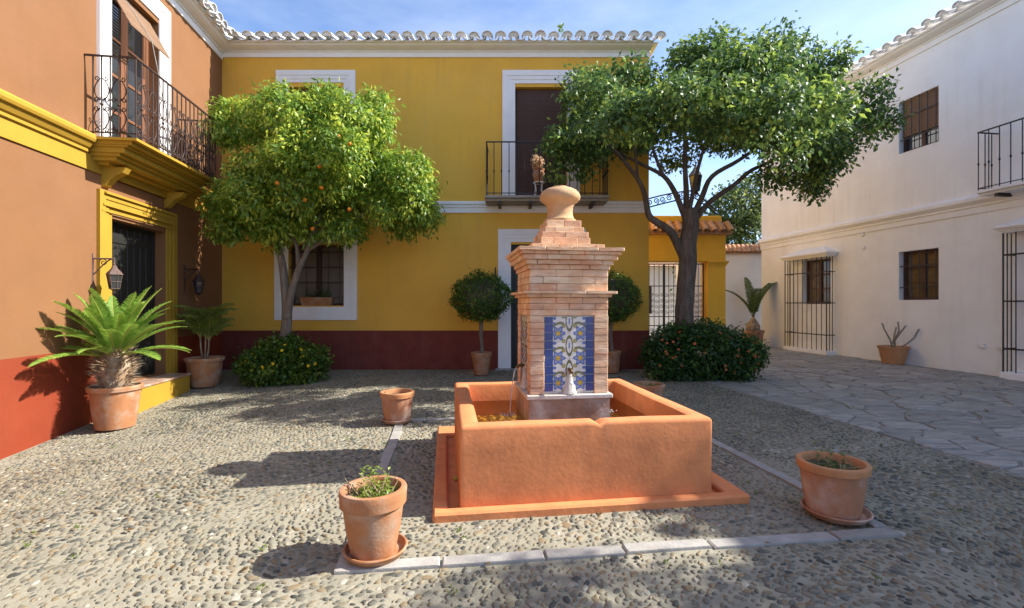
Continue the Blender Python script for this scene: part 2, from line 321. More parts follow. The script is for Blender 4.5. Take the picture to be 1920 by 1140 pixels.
def scroll(c, r, a0, turns, dirn=1, n=26, rend=.25):      # flat spiral in local xz
    pts = []
    for i in range(n):
        t = i/(n-1); a = a0+dirn*turns*2*math.pi*t; rr = r*(1-(1-rend)*t); pts.append((c[0]+rr*math.cos(a), 0, c[1]+rr*math.sin(a)))
    return pts

# ================================================================== GROUND
b = MB(); b.add([(-400,-200,-.5),(400,-200,-.5),(400,600,-.5),(-400,600,-.5)], [(0,1,2,3)])
struct(b.build('ground', M['earth']))
def fb(y): return 3.48+.1417*(7.46-y)             # cobbles end, flagstones begin
b = MB(); NX, NY = 60, 70
for j in range(NY+1):
    y = -4+j*(9.9+4)/NY
    for i in range(NX+1):
        xl = -6.6-.1417*(y-9.85)*.0; x = xl+(fb(y)-xl)*i/NX; 
        b.v.append((x, y, gz(x, y)-.012+.006*noise.noise((x*2, y*2, 0))))
for j in range(NY):
    for i in range(NX): k = j*(NX+1)+i; b.f.append((k, k+1, k+NX+2, k+NX+1))
yard = struct(b.build('cobbled_courtyard', M['mortarg'], smooth=True))
b = MB(); b.prism([(fb(-4), -4), (12, -4), (12, 40), (-2, 40), (-2, 9.905), (fb(9.905), 9.905)], -.3, -.014)
pave = struct(b.build('flagstone_paving', M['joint']))

# fountain frame and kerb square
FC = Vector((.42, 4.16, 0))
def floc(x, y): return (FC.x+x*CA-y*SA, FC.y+x*SA+y*CA)
def tofl(x, y): dx, dy = x-FC.x, y-FC.y; return dx*CA+dy*SA, -dx*SA+dy*CA
KC = [Vector((-.90, 2.385)), Vector((2.29, 2.78)), Vector((1.85, 5.95)), Vector((-1.34, 5.55))]
kerb_segs = []
for k in range(4):
    a, c = KC[k], KC[(k+1) % 4]; d = (c-a); ln = d.length; d /= ln; nrm = Vector((-d.y, d.x)); t = 0
    while t < ln-.05:
        s = random.uniform(.42, .78); s = min(s, ln-t)
        if ln-t-s < .25: s = ln-t
        if t == 0 and k % 2: t0 = .1
        else: t0 = t
        if k % 2 and t+s >= ln-.001: t1 = t+s-.0
        else: t1 = t+s
        w0 = .0; w1 = .088
        o_ = random.uniform(-.008, .008)
        pl = [a+d*(t0+.006)+nrm*(w0+o_), a+d*(t1-.006)+nrm*(w0+o_+random.uniform(-.006, .006)), a+d*(t1-.006)+nrm*(w1+o_), a+d*(t0+.006)+nrm*(w1+o_+random.uniform(-.006, .006))]
        zz = random.uniform(.004, .009)
        q = MB(); cc = sum(pl, Vector((0, 0)))/4
        q.add([(p.x, p.y, -.03) for p in pl]+[(p.x, p.y, zz-.006) for p in pl]+[(p.x+(cc.x-p.x)*.03, p.y+(cc.y-p.y)*.03, zz) for p in pl],
              [(3,2,1,0),(0,1,5,4),(1,2,6,5),(2,3,7,6),(3,0,4,7),(4,5,9,8),(5,6,10,9),(6,7,11,10),(7,4,8,11),(8,9,10,11)])
        q.build('kerb_stone', M['kerb'], yard)
        kerb_segs.append([tuple(p) for p in pl]); t += s

# ---- river cobbles, set on edge in mortar
def pebbles():
    s = .0415; ys = np.arange(1.55, 9.84, s*.80); P = []
    for j, y in enumerate(ys):
        xm = 1.13*y+.35; xs = np.arange(-xm, xm, s*1.08)+(s*.54 if j % 2 else 0)
        P.append(np.stack([xs, np.full_like(xs, y)], 1))
    P = np.concatenate(P); P += rng.normal(0, s*.23, P.shape); P = P[rng.random(len(P)) > .03]
    x, y = P[:, 0], P[:, 1]
    lw = -6.02+.1417*(9.85-y)
    ok = (x > lw+.03) & (x < fb(y)-.02) & (y < 9.83)
    dx, dy = x-FC.x, y-FC.y; fx = dx*CA+dy*SA; fy = -dx*SA+dy*CA
    ok &= ~((np.abs(fx) < 1.085) & (np.abs(fy) < 1.085))
    # kerb strip
    for k in range(4):
        a, c = np.array(KC[k]), np.array(KC[(k+1) % 4]); d = (c-a)/np.linalg.norm(c-a); t = (P-a)@d; q = (P-a)@np.array([-d[1], d[0]])
        ok &= ~((q > -.014) & (q < .102) & (t > -.01) & (t < np.linalg.norm(c-a)+.01))
    # door step
    P = P[ok]; fx = fx[ok]; fy = fy[ok]; x, y = P[:, 0], P[:, 1]; N = len(P)
    ang = 2.2*np.sin(x*.9+1.3*np.sin(y*.7))+1.1*np.cos(y*1.1+x*.4)+rng.normal(0, .45, N)
    L_ = rng.uniform(.0125, .027, N)*np.where(rng.random(N) < .06, 1.4, 1); W_ = L_*rng.uniform(.45, .78, N)
    Hh = rng.uniform(.004, .0105, N); tone = rng.beta(1.25, 1.3, N)
    nzf = np.array([noise.noise((a*.8, c*.8, 3.)) for a, c in P]); nzs = np.array([noise.noise((a*1.5, c*1.5, 9.)) for a, c in P])
    tone = np.clip(tone+.22*nzf, 0, .93); L_ = L_*(1+.35*nzs); W_ = W_*(1+.35*nzs)
    tone = np.where(rng.random(N) < .02, .97, np.minimum(tone, .93))
    # bands of white pebbles
    band = (np.abs(fy-(.02+.12*np.sin(fx*2))) < .10) & (fx > 1.9) | (np.abs(fx+.1) < .09) & (fy > 1.9) & (fy < 3.2)
    tone = np.where(band & (rng.random(N) < .62), rng.uniform(.93, 1, N), tone)
    n = 9; k = np.arange(n)*2*np.pi/n
    V = np.zeros((N, 2*n+1, 3), np.float32)
    wob = 1+rng.normal(0, .09, (N, n)); ca, sa = np.cos(ang), np.sin(ang)
    z0 = np.array([gz(a, c) for a, c in P])-.012
    for r, (sc, zz) in enumerate(((1.0, -.2), (.74, .72))):
        lx = L_[:, None]*np.cos(k)*sc*wob; ly = W_[:, None]*np.sin(k)*sc*wob
        V[:, r*n:(r+1)*n, 0] = x[:, None]+lx*ca[:, None]-ly*sa[:, None]; V[:, r*n:(r+1)*n, 1] = y[:, None]+lx*sa[:, None]+ly*ca[:, None]
        V[:, r*n:(r+1)*n, 2] = z0[:, None]+Hh[:, None]*zz
    V[:, 2*n] = np.stack([x, y, z0+Hh], 1)
    fq = [(i, (i+1) % n, n+(i+1) % n, n+i) for i in range(n)]; ft = [(n+i, n+(i+1) % n, 2*n) for i in range(n)]
    # 300 that show largest: near and big, well inside the frame
    u = 960+F*x/y; v = 570+F*CH/y
    vis = (u > 10) & (u < 1910) & (v < 1130)
    sc = np.where(vis, L_*W_/y**3, 0); top = np.argsort(-sc)[:300]; msk = np.zeros(N, bool); msk[top] = True
    # stuff mesh
    Vs = V[~msk]; n2 = len(Vs); nv = 2*n+1
    me = bpy.data.meshes.new('cobbles'); me.vertices.add(n2*nv); me.vertices.foreach_set('co', Vs.reshape(-1))
    off = (np.arange(n2)*nv)[:, None, None]
    q = (np.array(fq)[None]+off).reshape(-1); t = (np.array(ft)[None]+off).reshape(-1)
    lv = np.concatenate([q, t]); me.loops.add(len(lv)); me.loops.foreach_set('vertex_index', lv.astype(np.int32))
    ls = np.concatenate([np.arange(0, len(q), 4), len(q)+np.arange(0, len(t), 3)]); me.polygons.add(len(ls)); me.polygons.foreach_set('loop_start', ls.astype(np.int32))
    me.update(calc_edges=True); me.shade_smooth()
    a = me.attributes.new('tone', 'FLOAT', 'POINT'); a.data.foreach_set('value', np.repeat(tone[~msk], nv).astype(np.float32))
    me.materials.append(M['pebble']); o = link('cobbles', me, yard); o['kind'] = 'stuff'
    # singles: shared variants, scaled
    var = []
    for s_ in range(10):
        m_ = MB(); r_ = random.Random(s_)
        w_ = [1+r_.gauss(0, .07) for _ in range(12)]
        for (sc_, zz) in ((1, -.2), (.93, .4), (.66, .84)):
            m_.v += [(math.cos(i*math.pi/6)*sc_*w_[i], math.sin(i*math.pi/6)*sc_*w_[i], zz) for i in range(12)]
        m_.v.append((0, 0, 1))
        for r in (0, 1): m_.f += [(r*12+i, r*12+(i+1) % 12, r*12+12+(i+1) % 12, r*12+12+i) for i in range(12)]
        m_.f += [(24+i, 24+(i+1) % 12, 36) for i in range(12)]
        var.append(m_.mesh('cobble', M['pebble1'], True))
    for c_, i in enumerate(top):
        o = link('cobble', var[c_ % 10], yard); o.location = (x[i], y[i], z0[i]); o.rotation_euler = (0, 0, ang[i]); o.scale = (L_[i], W_[i], Hh[i])
pebbles()

# ---- irregular flagstones
def flagstones():
    pts = []; y = 2.4
    while y < 16.6:
        stp = .27 if y < 9 else .36
        xl = fb(y) if y < 9.4 else 3.3
        x = xl+.12
        while x < 9.3+.1417*(12-y)*0+1.2:
            pts.append((x+random.uniform(-.2, .2), y+random.uniform(-.10, .10))); x += random.uniform(.36, .72)
        y += stp
    pts = np.array(pts); made = []
    for i, (px, py) in enumerate(pts):
        if abs(px) > 1.13*py+.6 or py < 2.9 or px > 8.2+.1417*(15.6-py)-.05 or py > 15.8: continue
        if py > 9.6 and px < 3.0: continue
        poly = [(px-1, py-1), (px+1, py-1), (px+1, py+1), (px-1, py+1)]
        d = np.hypot(pts[:, 0]-px, pts[:, 1]-py); near = np.argsort(d)[1:16]
        def clip(poly, mx_, my_, nx_, ny_):
            out_ = []
            for k in range(len(poly)):
                a_, b_ = poly[k], poly[(k+1) % len(poly)]
                da = (a_[0]-mx_)*nx_+(a_[1]-my_)*ny_; db = (b_[0]-mx_)*nx_+(b_[1]-my_)*ny_
                if da <= 0: out_.append(a_)
                if da*db < 0: t = da/(da-db); out_.append((a_[0]+(b_[0]-a_[0])*t, a_[1]+(b_[1]-a_[1])*t))
            return out_
        for j in near:
            qx, qy = pts[j]; dn = d[j]; nx_, ny_ = (qx-px)/dn, (qy-py)/dn
            poly = clip(poly, (px+qx)/2-nx_*.005, (py+qy)/2-ny_*.005, nx_, ny_)
            if len(poly) < 3: break
        if len(poly) < 3: continue
        # cobble border, walls
        n_ = Vector((-1, -.1417)).normalized(); poly = clip(poly, fb(py)+.02, py, n_.x, n_.y) if py < 9.9 else poly
        if len(poly) < 3: continue
        nw = Vector((1, .1417)).normalized(); poly = clip(poly, 8.2+.1417*(15.6-py)-.01, py, nw.x, nw.y)
        if len(poly) < 3: continue
        cx = sum(p[0] for p in poly)/len(poly); cy = sum(p[1] for p in poly)/len(poly)
        z = random.uniform(-.006, .008); tx, ty = random.uniform(-.02, .02), random.uniform(-.02, .02); m = len(poly); b = MB()
        # roughen the outline
        pp = []
        for k in range(m):
            a_, c_ = Vector(poly[k]), Vector(poly[(k+1) % m]); ns = max(1, int((c_-a_).length/.16))
            for s in range(ns):
                q = a_.lerp(c_, s/ns); q += Vector((random.uniform(-.012, .012), random.uniform(-.012, .012))) if s else (Vector((cx, cy))-q)*.05; pp.append(q)
        m = len(pp)
        zf = lambda q: z+tx*(q[0]-cx)+ty*(q[1]-cy)
        b.v = [(q.x, q.y, -.03) for q in pp]+[(q.x, q.y, zf(q)-.008) for q in pp]+[(q.x+(cx-q.x)*.035, q.y+(cy-q.y)*.035, zf(q)) for q in pp]
        b.f = [(k, (k+1) % m, m+(k+1) % m, m+k) for k in range(m)]+[(m+k, m+(k+1) % m, 2*m+(k+1) % m, 2*m+k) for k in range(m)]+[tuple(range(2*m, 3*m))]
        made.append((cx*cx+cy*cy, b))
    made.sort(key=lambda t: t[0]); rest = MB()
    for k, (_, b) in enumerate(made):
        if k < 300: b.build('flagstone', M['flag'], pave)
        else: rest.add(b.v, b.f)
    if rest.v: o = rest.build('flagstones', M['flag'], pave); o['kind'] = 'stuff'
    print('flagstones', len(made))
flagstones()

# ================================================================== YELLOW HOUSE (facade straight ahead)
U = lambda u: (u-960)/F*9.85
Zf = lambda v: CH+(570-v)/F*9.85
ZS0, ZS1, ZC = 3.24, 3.47, 6.46
yh = empty('yellow_house', (0, 9.85, 0), 0, 'ochre yellow two-storey house with oxblood base band and white cornice facing the fountain', 'house')
XL, XR = -6.03, 2.84
wl = (U(541), U(645), Zf(573), Zf(458)); wu = (U(541), U(645), 3.47, Zf(163)); du = (U(966), U(1062), 3.47, Zf(163)); dg = (U(958), U(1074), .02, Zf(458))
wall_mesh(XL, XR, -.05, ZC+.2, [wl, wu, du, dg]).build('wall', M['yellow'], yh, recalc=False)
b = MB(); b.add([(XR,0,-.05),(XR,7,-.05),(XR,7,ZC+.2),(XR,0,ZC+.2)], [(0,1,2,3)]); b.add([(XL,7,-.05),(XR,7,-.05),(XR,7,ZC+.2),(XL,7,ZC+.2)], [(3,2,1,0)]); b.add([(XL,0,ZC+.2),(XR,0,ZC+.2),(XR,7,ZC+.2),(XL,7,ZC+.2)], [(0,1,2,3)])
b.build('side_wall', M['yellow'], yh, recalc=False)
fo = (U(934), U(1098), 0, Zf(430))
wall_mesh(XL, XR, -.06, .80, [(fo[0], fo[1], -.06, 3)], y0=-.008, edge=.0).build('base_band', M['oxblood'], yh)
b = MB(); b.mould([(.0,ZS0),(-.03,ZS0),(-.03,ZS0+.10),(-.05,ZS0+.11),(-.05,ZS0+.15),(-.08,ZS0+.17),(-.08,ZS1-.02),(-.07,ZS1),(0,ZS1+.01)], XL, XR); b.build('string_course', M['whitetrim'], yh)
cornice(yh, XL, XR+.02, ZC, M['whitetrim'], s=.82)
b = MB(); b.add([(XL,-.18,ZC+.222),(XR+.15,-.18,ZC+.222),(XR+.15,3.6,ZC+1.45),(XL,3.6,ZC+1.45),(XR+.15,7.2,ZC+.222),(XL,7.2,ZC+.222),(XL,-.18,ZC+.217),(XR+.15,-.18,ZC+.217),(XR+.15,7.2,ZC+.217),(XL,7.2,ZC+.217)], [(0,1,2,3),(3,2,4,5),(6,9,8,7),(0,6,7,1),(1,7,8,4,2),(4,8,9,5),(5,9,6,0,3)])
rf = b.build('roof', M['tile'], yh); eave_tiles(rf, XL+.22, XR+.12, -.40, ZC+.19)
def facade_surround(h, u0, u1, z0, v1, w, sides): return surround(yh, U(u0), U(u1), z0, Zf(v1), w, M['whitetrim'], sides)
facade_surround(wu, 519, 667, ZS1+.01, 133, .245, 'lrt'); facade_surround(wl, 516, 670, Zf(600), 431, .275, 'lrtb'); facade_surround(du, 942, 1087, ZS1+.01, 133, .265, 'lrt')
facade_surround(dg, 934, 1098, .0, 430, .265, 'lrt')
# lower window: two lattice shutters behind an iron grille
def lattice_window(par, x0, x1, z0, z1):
    w = ring(MB(), x0, x1, z0, z1, .05, .13, .19).build('window', M['lattice'], par)
    MB().box(x0, x1, .185, .2, z0, z1).build('backing', M['room'], w)
    xm = (x0+x1)/2; MB().box(xm-.05, xm+.05, .125, .18, z0+.05, z1-.05).build('meeting_stile', M['lattice'], w)
    for (a, c) in ((x0+.05, xm-.05), (xm+.05, x1-.05)):
        b = MB(); s = .06; th = .006; n = int((z1-z0+(c-a))/s)
        for k in range(n):                                # diagonal laths, clipped to the leaf
            for sg in (1, -1):
                o_ = k*s; pts = []
                for (xx, zz) in ((a, z0+.05+o_), (c, z0+.05+o_-(c-a))): pts.append((xx if sg > 0 else a+c-xx, zz))
                (xa, za), (xb, zb) = pts; lo, hi = z0+.05, z1-.05
                def cl(x1_, z1_, x2_, z2_):
                    if max(z1_, z2_) <= lo or min(z1_, z2_) >= hi: return None
                    t0, t1 = 0, 1
                    for lim, sgn in ((lo, 1), (hi, -1)):
                        f0, f1 = (z1_-lim)*sgn, (z2_-lim)*sgn
                        if f0 < 0: t0 = max(t0, f0/(f0-f1))
                        elif f1 < 0: t1 = min(t1, f0/(f0-f1))
                    if t1 <= t0: return None
                    return (x1_+(x2_-x1_)*t0, z1_+(z2_-z1_)*t0, x1_+(x2_-x1_)*t1, z1_+(z2_-z1_)*t1)
                q = cl(xa, za, xb, zb)
                if q: b.tube([(q[0], .16+.006*sg, q[1]), (q[2], .16+.006*sg, q[3])], .0075, 4, False)
        o = b.build('lattice', M['lattice'], w); o['kind'] = 'stuff'
    for i in range(5): x = x0+(x1-x0)*(i+.5)/5; MB().tube([(x, .06, z0), (x, .06, z1)], .009).build('bar', M['iron'], w)
    for i in range(4): z = z0+(z1-z0)*(i+.5)/4; MB().box(x0, x1, .054, .066, z-.012, z+.012).build('crossbar', M['iron'], w)
lattice_window(yh, *wl)
def blind_sheet(name, parent, x0, x1, z0, z1, y, m, slat=.035, tilt=0.):
    b = MB(); n = int((z1-z0)/slat)
    for i in range(n):
        z = z1-(i+.5)*slat; yy = y-tilt*(z1-z); b.box(x0+random.uniform(0,.004), x1-random.uniform(0,.004), yy-.006, yy+.006, z-slat*.40, z+slat*.40)
    for xx in (x0+(x1-x0)*.18, (x0+x1)/2, x1-(x1-x0)*.18): b.box(xx-.006, xx+.006, y-.012-tilt*(z1-z0)*.0, y-.007, z0, z1)
    return b.build(name, m, parent)
def french_window(par, x0, x1, z0, z1, y=.14, gm='glass', panes=3, wm='wood'):
    w = ring(MB(), x0, x1, z0, z1, .055, y, y+.05).build('window', M[wm], par); xm = (x0+x1)/2
    MB().box(xm-.045, xm+.045, y-.005, y+.045, z0+.055, z1-.055).build('meeting_stile', M[wm], w)
    for (a, c) in ((x0+.055, xm-.045), (xm+.045, x1-.055)):
        for k in range(panes):
            za = z0+.055+(z1-z0-.11)*k/panes; zb = z0+.055+(z1-z0-.11)*(k+1)/panes
            MB().box(a, c, y+.03, y+.036, za+.016, zb-.016).build('pane', M[gm], w)
            MB().box(a, c, y+.008, y+.04, zb-.016, zb+(.016 if k < panes-1 else 0)).build('glazing_bar', M[wm], w)
        MB().box(a, c, y+.008, y+.04, z0+.055, z0+.071).build('glazing_bar', M[wm], w)
    MB().box(x0, x1, y+.052, y+.056, z0, z1).build('backing', M['blackwood'], w)  # black sheet, painted darkness of the unlit room behind the panes
    return w
french_window(yh, *wu); french_window(yh, *du)
bl = empty('wooden_blind', (0, 9.85, 0), 0, 'full-length brown slatted blind covering the balcony door above the fountain', 'blind'); blind_sheet('slats', bl, du[0]+.03, du[1]-.03, du[2]+.05, du[3]-.02, .09, M['slat'])
bl = empty('wooden_blind', (0, 9.85, 0), 0, 'brown slatted blind in the upper window behind the orange tree', 'blind'); blind_sheet('slats', bl, wu[0]+.03, wu[1]-.03, wu[2]+.3, wu[3]-.02, .09, M['slat'])
# ground floor door
def plank_door(par, x0, x1, z0, z1, y, m, leaves=2):
    d = ring(MB(), x0, x1, z0, z1, .06, y, y+.06, 'lrt').build('door', m, par); xm = (x0+x1)/2; w = (x1-x0-.12)/leaves
    for l_ in range(leaves):
        a = x0+.06+l_*w; n = 4
        for k in range(n): MB().bbox(a+w*k/n+.003, a+w*(k+1)/n-.003, y+.02, y+.05, z0+.01, z1-.06, .006).build('plank', m, d)
        for z in (z0+.12, (z0+z1)/2, z1-.25): MB().bbox(a+.01, a+w-.01, y+.006, y+.021, z-.05, z+.05, .005).build('rail', m, d)
    MB().box(x0, x1, y+.055, y+.075, z0, z1).build('backing', m, d)
    b = MB(); b.lathe([(0, -.02), (.022, -.015), (.028, 0), (.022, .015), (0, .02)], 10, (xm+.08, y-.02, z0+1.05)); b.tube([(xm+.08, y-.02, z0+1.05), (xm+.08, y+.03, z0+1.05)], .01); b.build('knob', M['bronze'], d, True)
    return d
plank_door(yh, dg[0], dg[1], dg[2], dg[3], .12, M['blackwood'])
MB().box(fo[0]-.05, fo[1]+.05, -.16, .2, -.05, .02).build('threshold', M['kerb'], yh)
# iron balcony on the facade
def straight_balcony(par, x0, x1, d, zt, zr, mslab, miron, knot=True, every=.115):
    b = MB(); b.mould([(0,zt-.09),(-d*.9,zt-.09),(-d*.9,zt-.05),(-d-.03,zt-.045),(-d-.03,zt),(0,zt)], x0-.03, x1+.03); s = b.build('balcony', mslab, par)
    for xx in np.linspace(x0+.25, x1-.25, 4): MB().box(xx-.03, xx+.03, -d*.88, 0, zt-.15, zt-.092).build('joist', miron, s)
    b = MB(); b.box(x0-.012, x1+.012, -d-.012, -d+.012, zr-.022, zr); b.box(x0-.012, x0+.012, -d+.012, 0, zr-.022, zr); b.box(x1-.012, x1+.012, -d+.012, 0, zr-.022, zr); b.build('handrail', miron, s)
    b = MB(); b.box(x0-.01, x1+.01, -d-.008, -d+.008, zt+.04, zt+.055); b.box(x0-.008, x0+.008, -d+.01, 0, zt+.04, zt+.055); b.box(x1-.008, x1+.008, -d+.01, 0, zt+.04, zt+.055); b.build('bottom_rail', miron, s)
    q = MB().tube([(0,0,0),(0,0,zr-zt-.02)], .0085)
    if knot: q.lathe([(.0085,-.03),(.018,0),(.0085,.03)], 8, (0,0,(zr-zt)*.45))
    me = q.mesh('bar', miron, False)
    n = int((x1-x0)/every)
    for i in range(n+1): o = link('bar', me, s); o.location = (x0+(x1-x0)*i/n, -d, zt)
    m_ = int(d/every)
    for i in range(1, m_+1):
        for xx in (x0, x1): o = link('bar', me, s); o.location = (xx, -d+d*i/(m_+1), zt)
    return s
Yb = 9.85-.6; sc_ = F/Yb
straight_balcony(yh, (912-960)/sc_, (1139-960)/sc_, .6, 3.465, 4.52, M['kerb'], M['iron'], True, .145)

# ================================================================== ORANGE HOUSE (left)
oh = empty('orange_house', (-6.02, 9.85, 0), math.pi/2+A, 'terracotta orange house with red base band and yellow trimmed door, sunlit', 'house')
S = lambda Y: -(9.85-Y)/CA                       # x along the left wall
do = (-3.318, -2.004, .2, 2.54); dup_ = (-3.318, -2.2, 3.51, 5.88)
XA = -14
wall_mesh(XA, 0, -.5, ZC+.2, [do, dup_], rev=.22).build('wall', M['orange'], oh, recalc=False)
b = MB(); b.add([(XA,0,-.5),(XA,6,-.5),(XA,6,ZC+.2),(XA,0,ZC+.2)], [(3,2,1,0)]); b.add([(XA,6,-.5),(0,6,-.5),(0,6,ZC+.2),(XA,6,ZC+.2)], [(0,1,2,3)]); b.add([(XA,0,ZC+.2),(0,0,ZC+.2),(0,6,ZC+.2),(XA,6,ZC+.2)], [(0,1,2,3)]); b.build('side_wall', M['orange'], oh, recalc=False)
wall_mesh(XA, 0, -.5, .77, [(-3.585, -1.737, -.5, 3)], y0=-.008, edge=0).build('base_band', M['red'], oh)
cornice(oh, XA, -.02, ZC-.06, M['whitetrim'], s=1.05)
b = MB(); b.add([(XA,-.2,ZC+.22),(-.1,-.2,ZC+.22),(-.1,6,ZC+2.2),(XA,6,ZC+2.2),(XA,-.2,ZC+.215),(-.1,-.2,ZC+.215),(-.1,6,ZC+.215),(XA,6,ZC+.215)], [(0,1,2,3),(4,7,6,5),(0,4,5,1),(1,5,6,2),(2,6,7,3),(3,7,4,0)]); rf = b.build('roof', M['tile'], oh); eave_tiles(rf, -5.2, -.55, -.42, ZC+.19)
# yellow string course: flat band with stepped crown, breaking round the balcony
def ycourse(x0, x1): 
    b = MB(); b.mould([(0,3.09),(-.022,3.09),(-.022,3.30),(-.05,3.305),(-.05,3.345),(-.075,3.36),(-.10,3.40),(-.10,3.425),(-.135,3.43),(-.15,3.46),(-.15,3.50),(-.13,3.53),(0,3.55)], x0, x1); return b.build('string_course', M['trim'], oh)
bx0, bx1, bd = S(6.09), S(8.24), .6
ycourse(XA, bx0-.001); ycourse(bx1+.001, 0)
# balcony slab as inverted steps
b = MB()
lay = [(3.09,3.20,.05,.34),(3.20,3.24,.16,.2),(3.24,3.29,.30,.12),(3.29,3.33,.36,.085),(3.33,3.40,.43,.06),(3.40,3.425,.48,.035),(3.425,3.47,.54,.02),(3.47,3.505,.62,-.02)]
for (za, zb, d, ins) in lay: b.box(bx0+ins, bx1-ins, -d, 0, za, zb)
bal = b.build('balcony', M['trim'], oh)
MB().box(bx0, bx1, -.022, 0, 3.09, 3.30).build('string_course', M['trim'], oh)
for xx in (bx0+.36, bx1-.36):
    q = MB(); pr = [(0,2.93),(-.05,2.95),(-.10,3.02),(-.16,3.08),(-.26,3.13),(-.30,3.2),(0,3.2)]; q.mould(pr, xx-.06, xx+.06); q.build('corbel', M['trim'], bal)
zt, zr = 3.506, 4.56
b = MB(); b.box(bx0-.012, bx1+.012, -bd-.014, -bd+.014, zr-.02, zr); b.box(bx0-.012, bx0+.012, -bd+.014, 0, zr-.02, zr); b.box(bx1-.012, bx1+.012, -bd+.014, 0, zr-.02, zr); b.build('handrail', M['rust'], bal)
b = MB(); b.box(bx0-.01, bx1+.01, -bd-.009, -bd+.009, zt+.05, zt+.064); b.box(bx0-.009, bx0+.009, -bd+.01, 0, zt+.05, zt+.064); b.box(bx1-.009, bx1+.009, -bd+.01, 0, zt+.05, zt+.064); b.build('bottom_rail', M['rust'], bal)
barm = MB().tube([(0,0,0),(0,0,zr-zt-.02)], .0095).mesh('bar', M['rust'])
def lyre():
    b = MB(); b.tube([(0,0,0),(0,0,zr-zt-.02)], .0095); zc = .42
    for sx in (-1, 1):
        for sz in (-1, 1):
            pts = []                                     # C-curve from the waist out and in, with a scroll at each end
            for i in range(22):
                t = i/21; x = .018+.075*math.sin(math.pi*min(1, t*1.0))**.8*(1-.25*t); pts.append((sx*x, 0, zc+sz*(.05+.28*t)))
            b.tube(pts, .0065, 5)
            c = (sx*.052, zc+sz*.335); b.tube([(p[0], 0, p[2]) for p in scroll(c, .034, 0 if sx < 0 else math.pi, 1.15, -sx*sz*-1)], .006, 5)
            c = (sx*.058, zc+sz*.055); b.tube([(p[0], 0, p[2]) for p in scroll(c, .036, 0 if sx < 0 else math.pi, 1.15, sx*sz*-1)], .006, 5)
    b.lathe([(.01,-.02),(.02,0),(.01,.02)], 8, (0,0,zc)); return b
lym = lyre().mesh('scroll_bar', M['rust'])
n = 18
for i in range(n+1):
    o = link('scroll_bar' if i % 2 else 'bar', lym if i % 2 else barm, bal); o.location = (bx0+(bx1-bx0)*i/n, -bd, zt)
for xx in (bx0, bx1):
    for i in range(1, 6):
        o = link('scroll_bar' if i in (2, 4) else 'bar', lym if i in (2, 4) else barm, bal); o.location = (xx, -bd+bd*i/6, zt); o.rotation_euler = (0, 0, math.pi/2)
surround(oh, -3.585, -1.935, 3.506, 6.22, .265, M['whitetrim'], 'lrt')
# open wooden balcony doors with glass
x0, x1, z0, z1 = dup_
w = ring(MB(), x0, x1, z0, z1, .06, .15, .22, 'lrt').build('balcony_door', M['woodlt'], oh)
MB().box(x0, x1, .9, .92, z0, z1).build('dark_room', M['blackwood'], w); MB().box(x0, x1, .2205, .9, z0-.01, z0).build('room_floor', M['wood'], w)  # blackened boards give the unlit room its darkness by colour
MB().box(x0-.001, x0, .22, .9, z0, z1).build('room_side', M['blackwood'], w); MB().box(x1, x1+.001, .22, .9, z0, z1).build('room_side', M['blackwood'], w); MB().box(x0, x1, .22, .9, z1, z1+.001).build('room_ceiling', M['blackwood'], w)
xm = (x0+x1)/2
for (a, c) in ((x0+.06, xm-.003), (xm+.003, x1-.06)):
    l_ = ring(MB(), a, c, z0+.01, z1-.06, .075, .16, .2).build('door_leaf', M['woodlt'], w)
    for k in range(4):
        za = z0+.09+(z1-z0-.24)*k/4; zb = z0+.09+(z1-z0-.24)*(k+1)/4
        MB().box(a+.075, c-.075, .178, .184, za+.02, zb-.02).build('pane', M['glass'], w)
        if k: MB().box(a+.075, c-.075, .165, .195, za-.02, za+.02).build('glazing_bar', M['woodlt'], w)
# ground floor door, yellow surround and step
surround(oh, -3.585, -1.737, -.3, 2.885, .267, M['trim'], 'lrt')
for k, (za, d) in enumerate(((2.60, .05), (2.68, .058), (2.84, .075))): MB().box(-3.55+.02*k, -1.77-.02*k, -d, -.045, za, za+.025).build('moulding', M['trim'], oh)
plank_door(oh, do[0], do[1], do[2], do[3], .16, M['blackwood'])
b = MB(); b.bbox(S(6.38), S(7.93), -.34, -.046, -.25, .155, .008); st = b.build('door_step', M['trim'], oh)
MB().bbox(S(6.37), S(7.94), -.355, .16, .156, .192, .008).build('tread', M['stonewet'], st)
# roll-up blind propped out above the balcony door
bl = empty('roll_up_blind', (-6.02, 9.85, 0), math.pi/2+A, 'pale wooden slat blind rolled up and slung outward over the orange house balcony door', 'blind')
for i in range(20):
    z = 5.86-i*.031; y = .10-i*.017
    MB().bbox(x0+.05, x1-.1, y-.008, y+.008, z-.0105, z+.0105, .003).build('slat', M['slatlt'], bl)
b = MB(); b.tube([(x0+.45, .08, 5.84), (x0+.5, -.24, 5.3), (x0+.62, -.25, 4.95), (x0+.9, -.2, 4.45), (x0+1.0, -.25, 3.98)], .006, 5); b.build('cord', M['kerb'], bl)

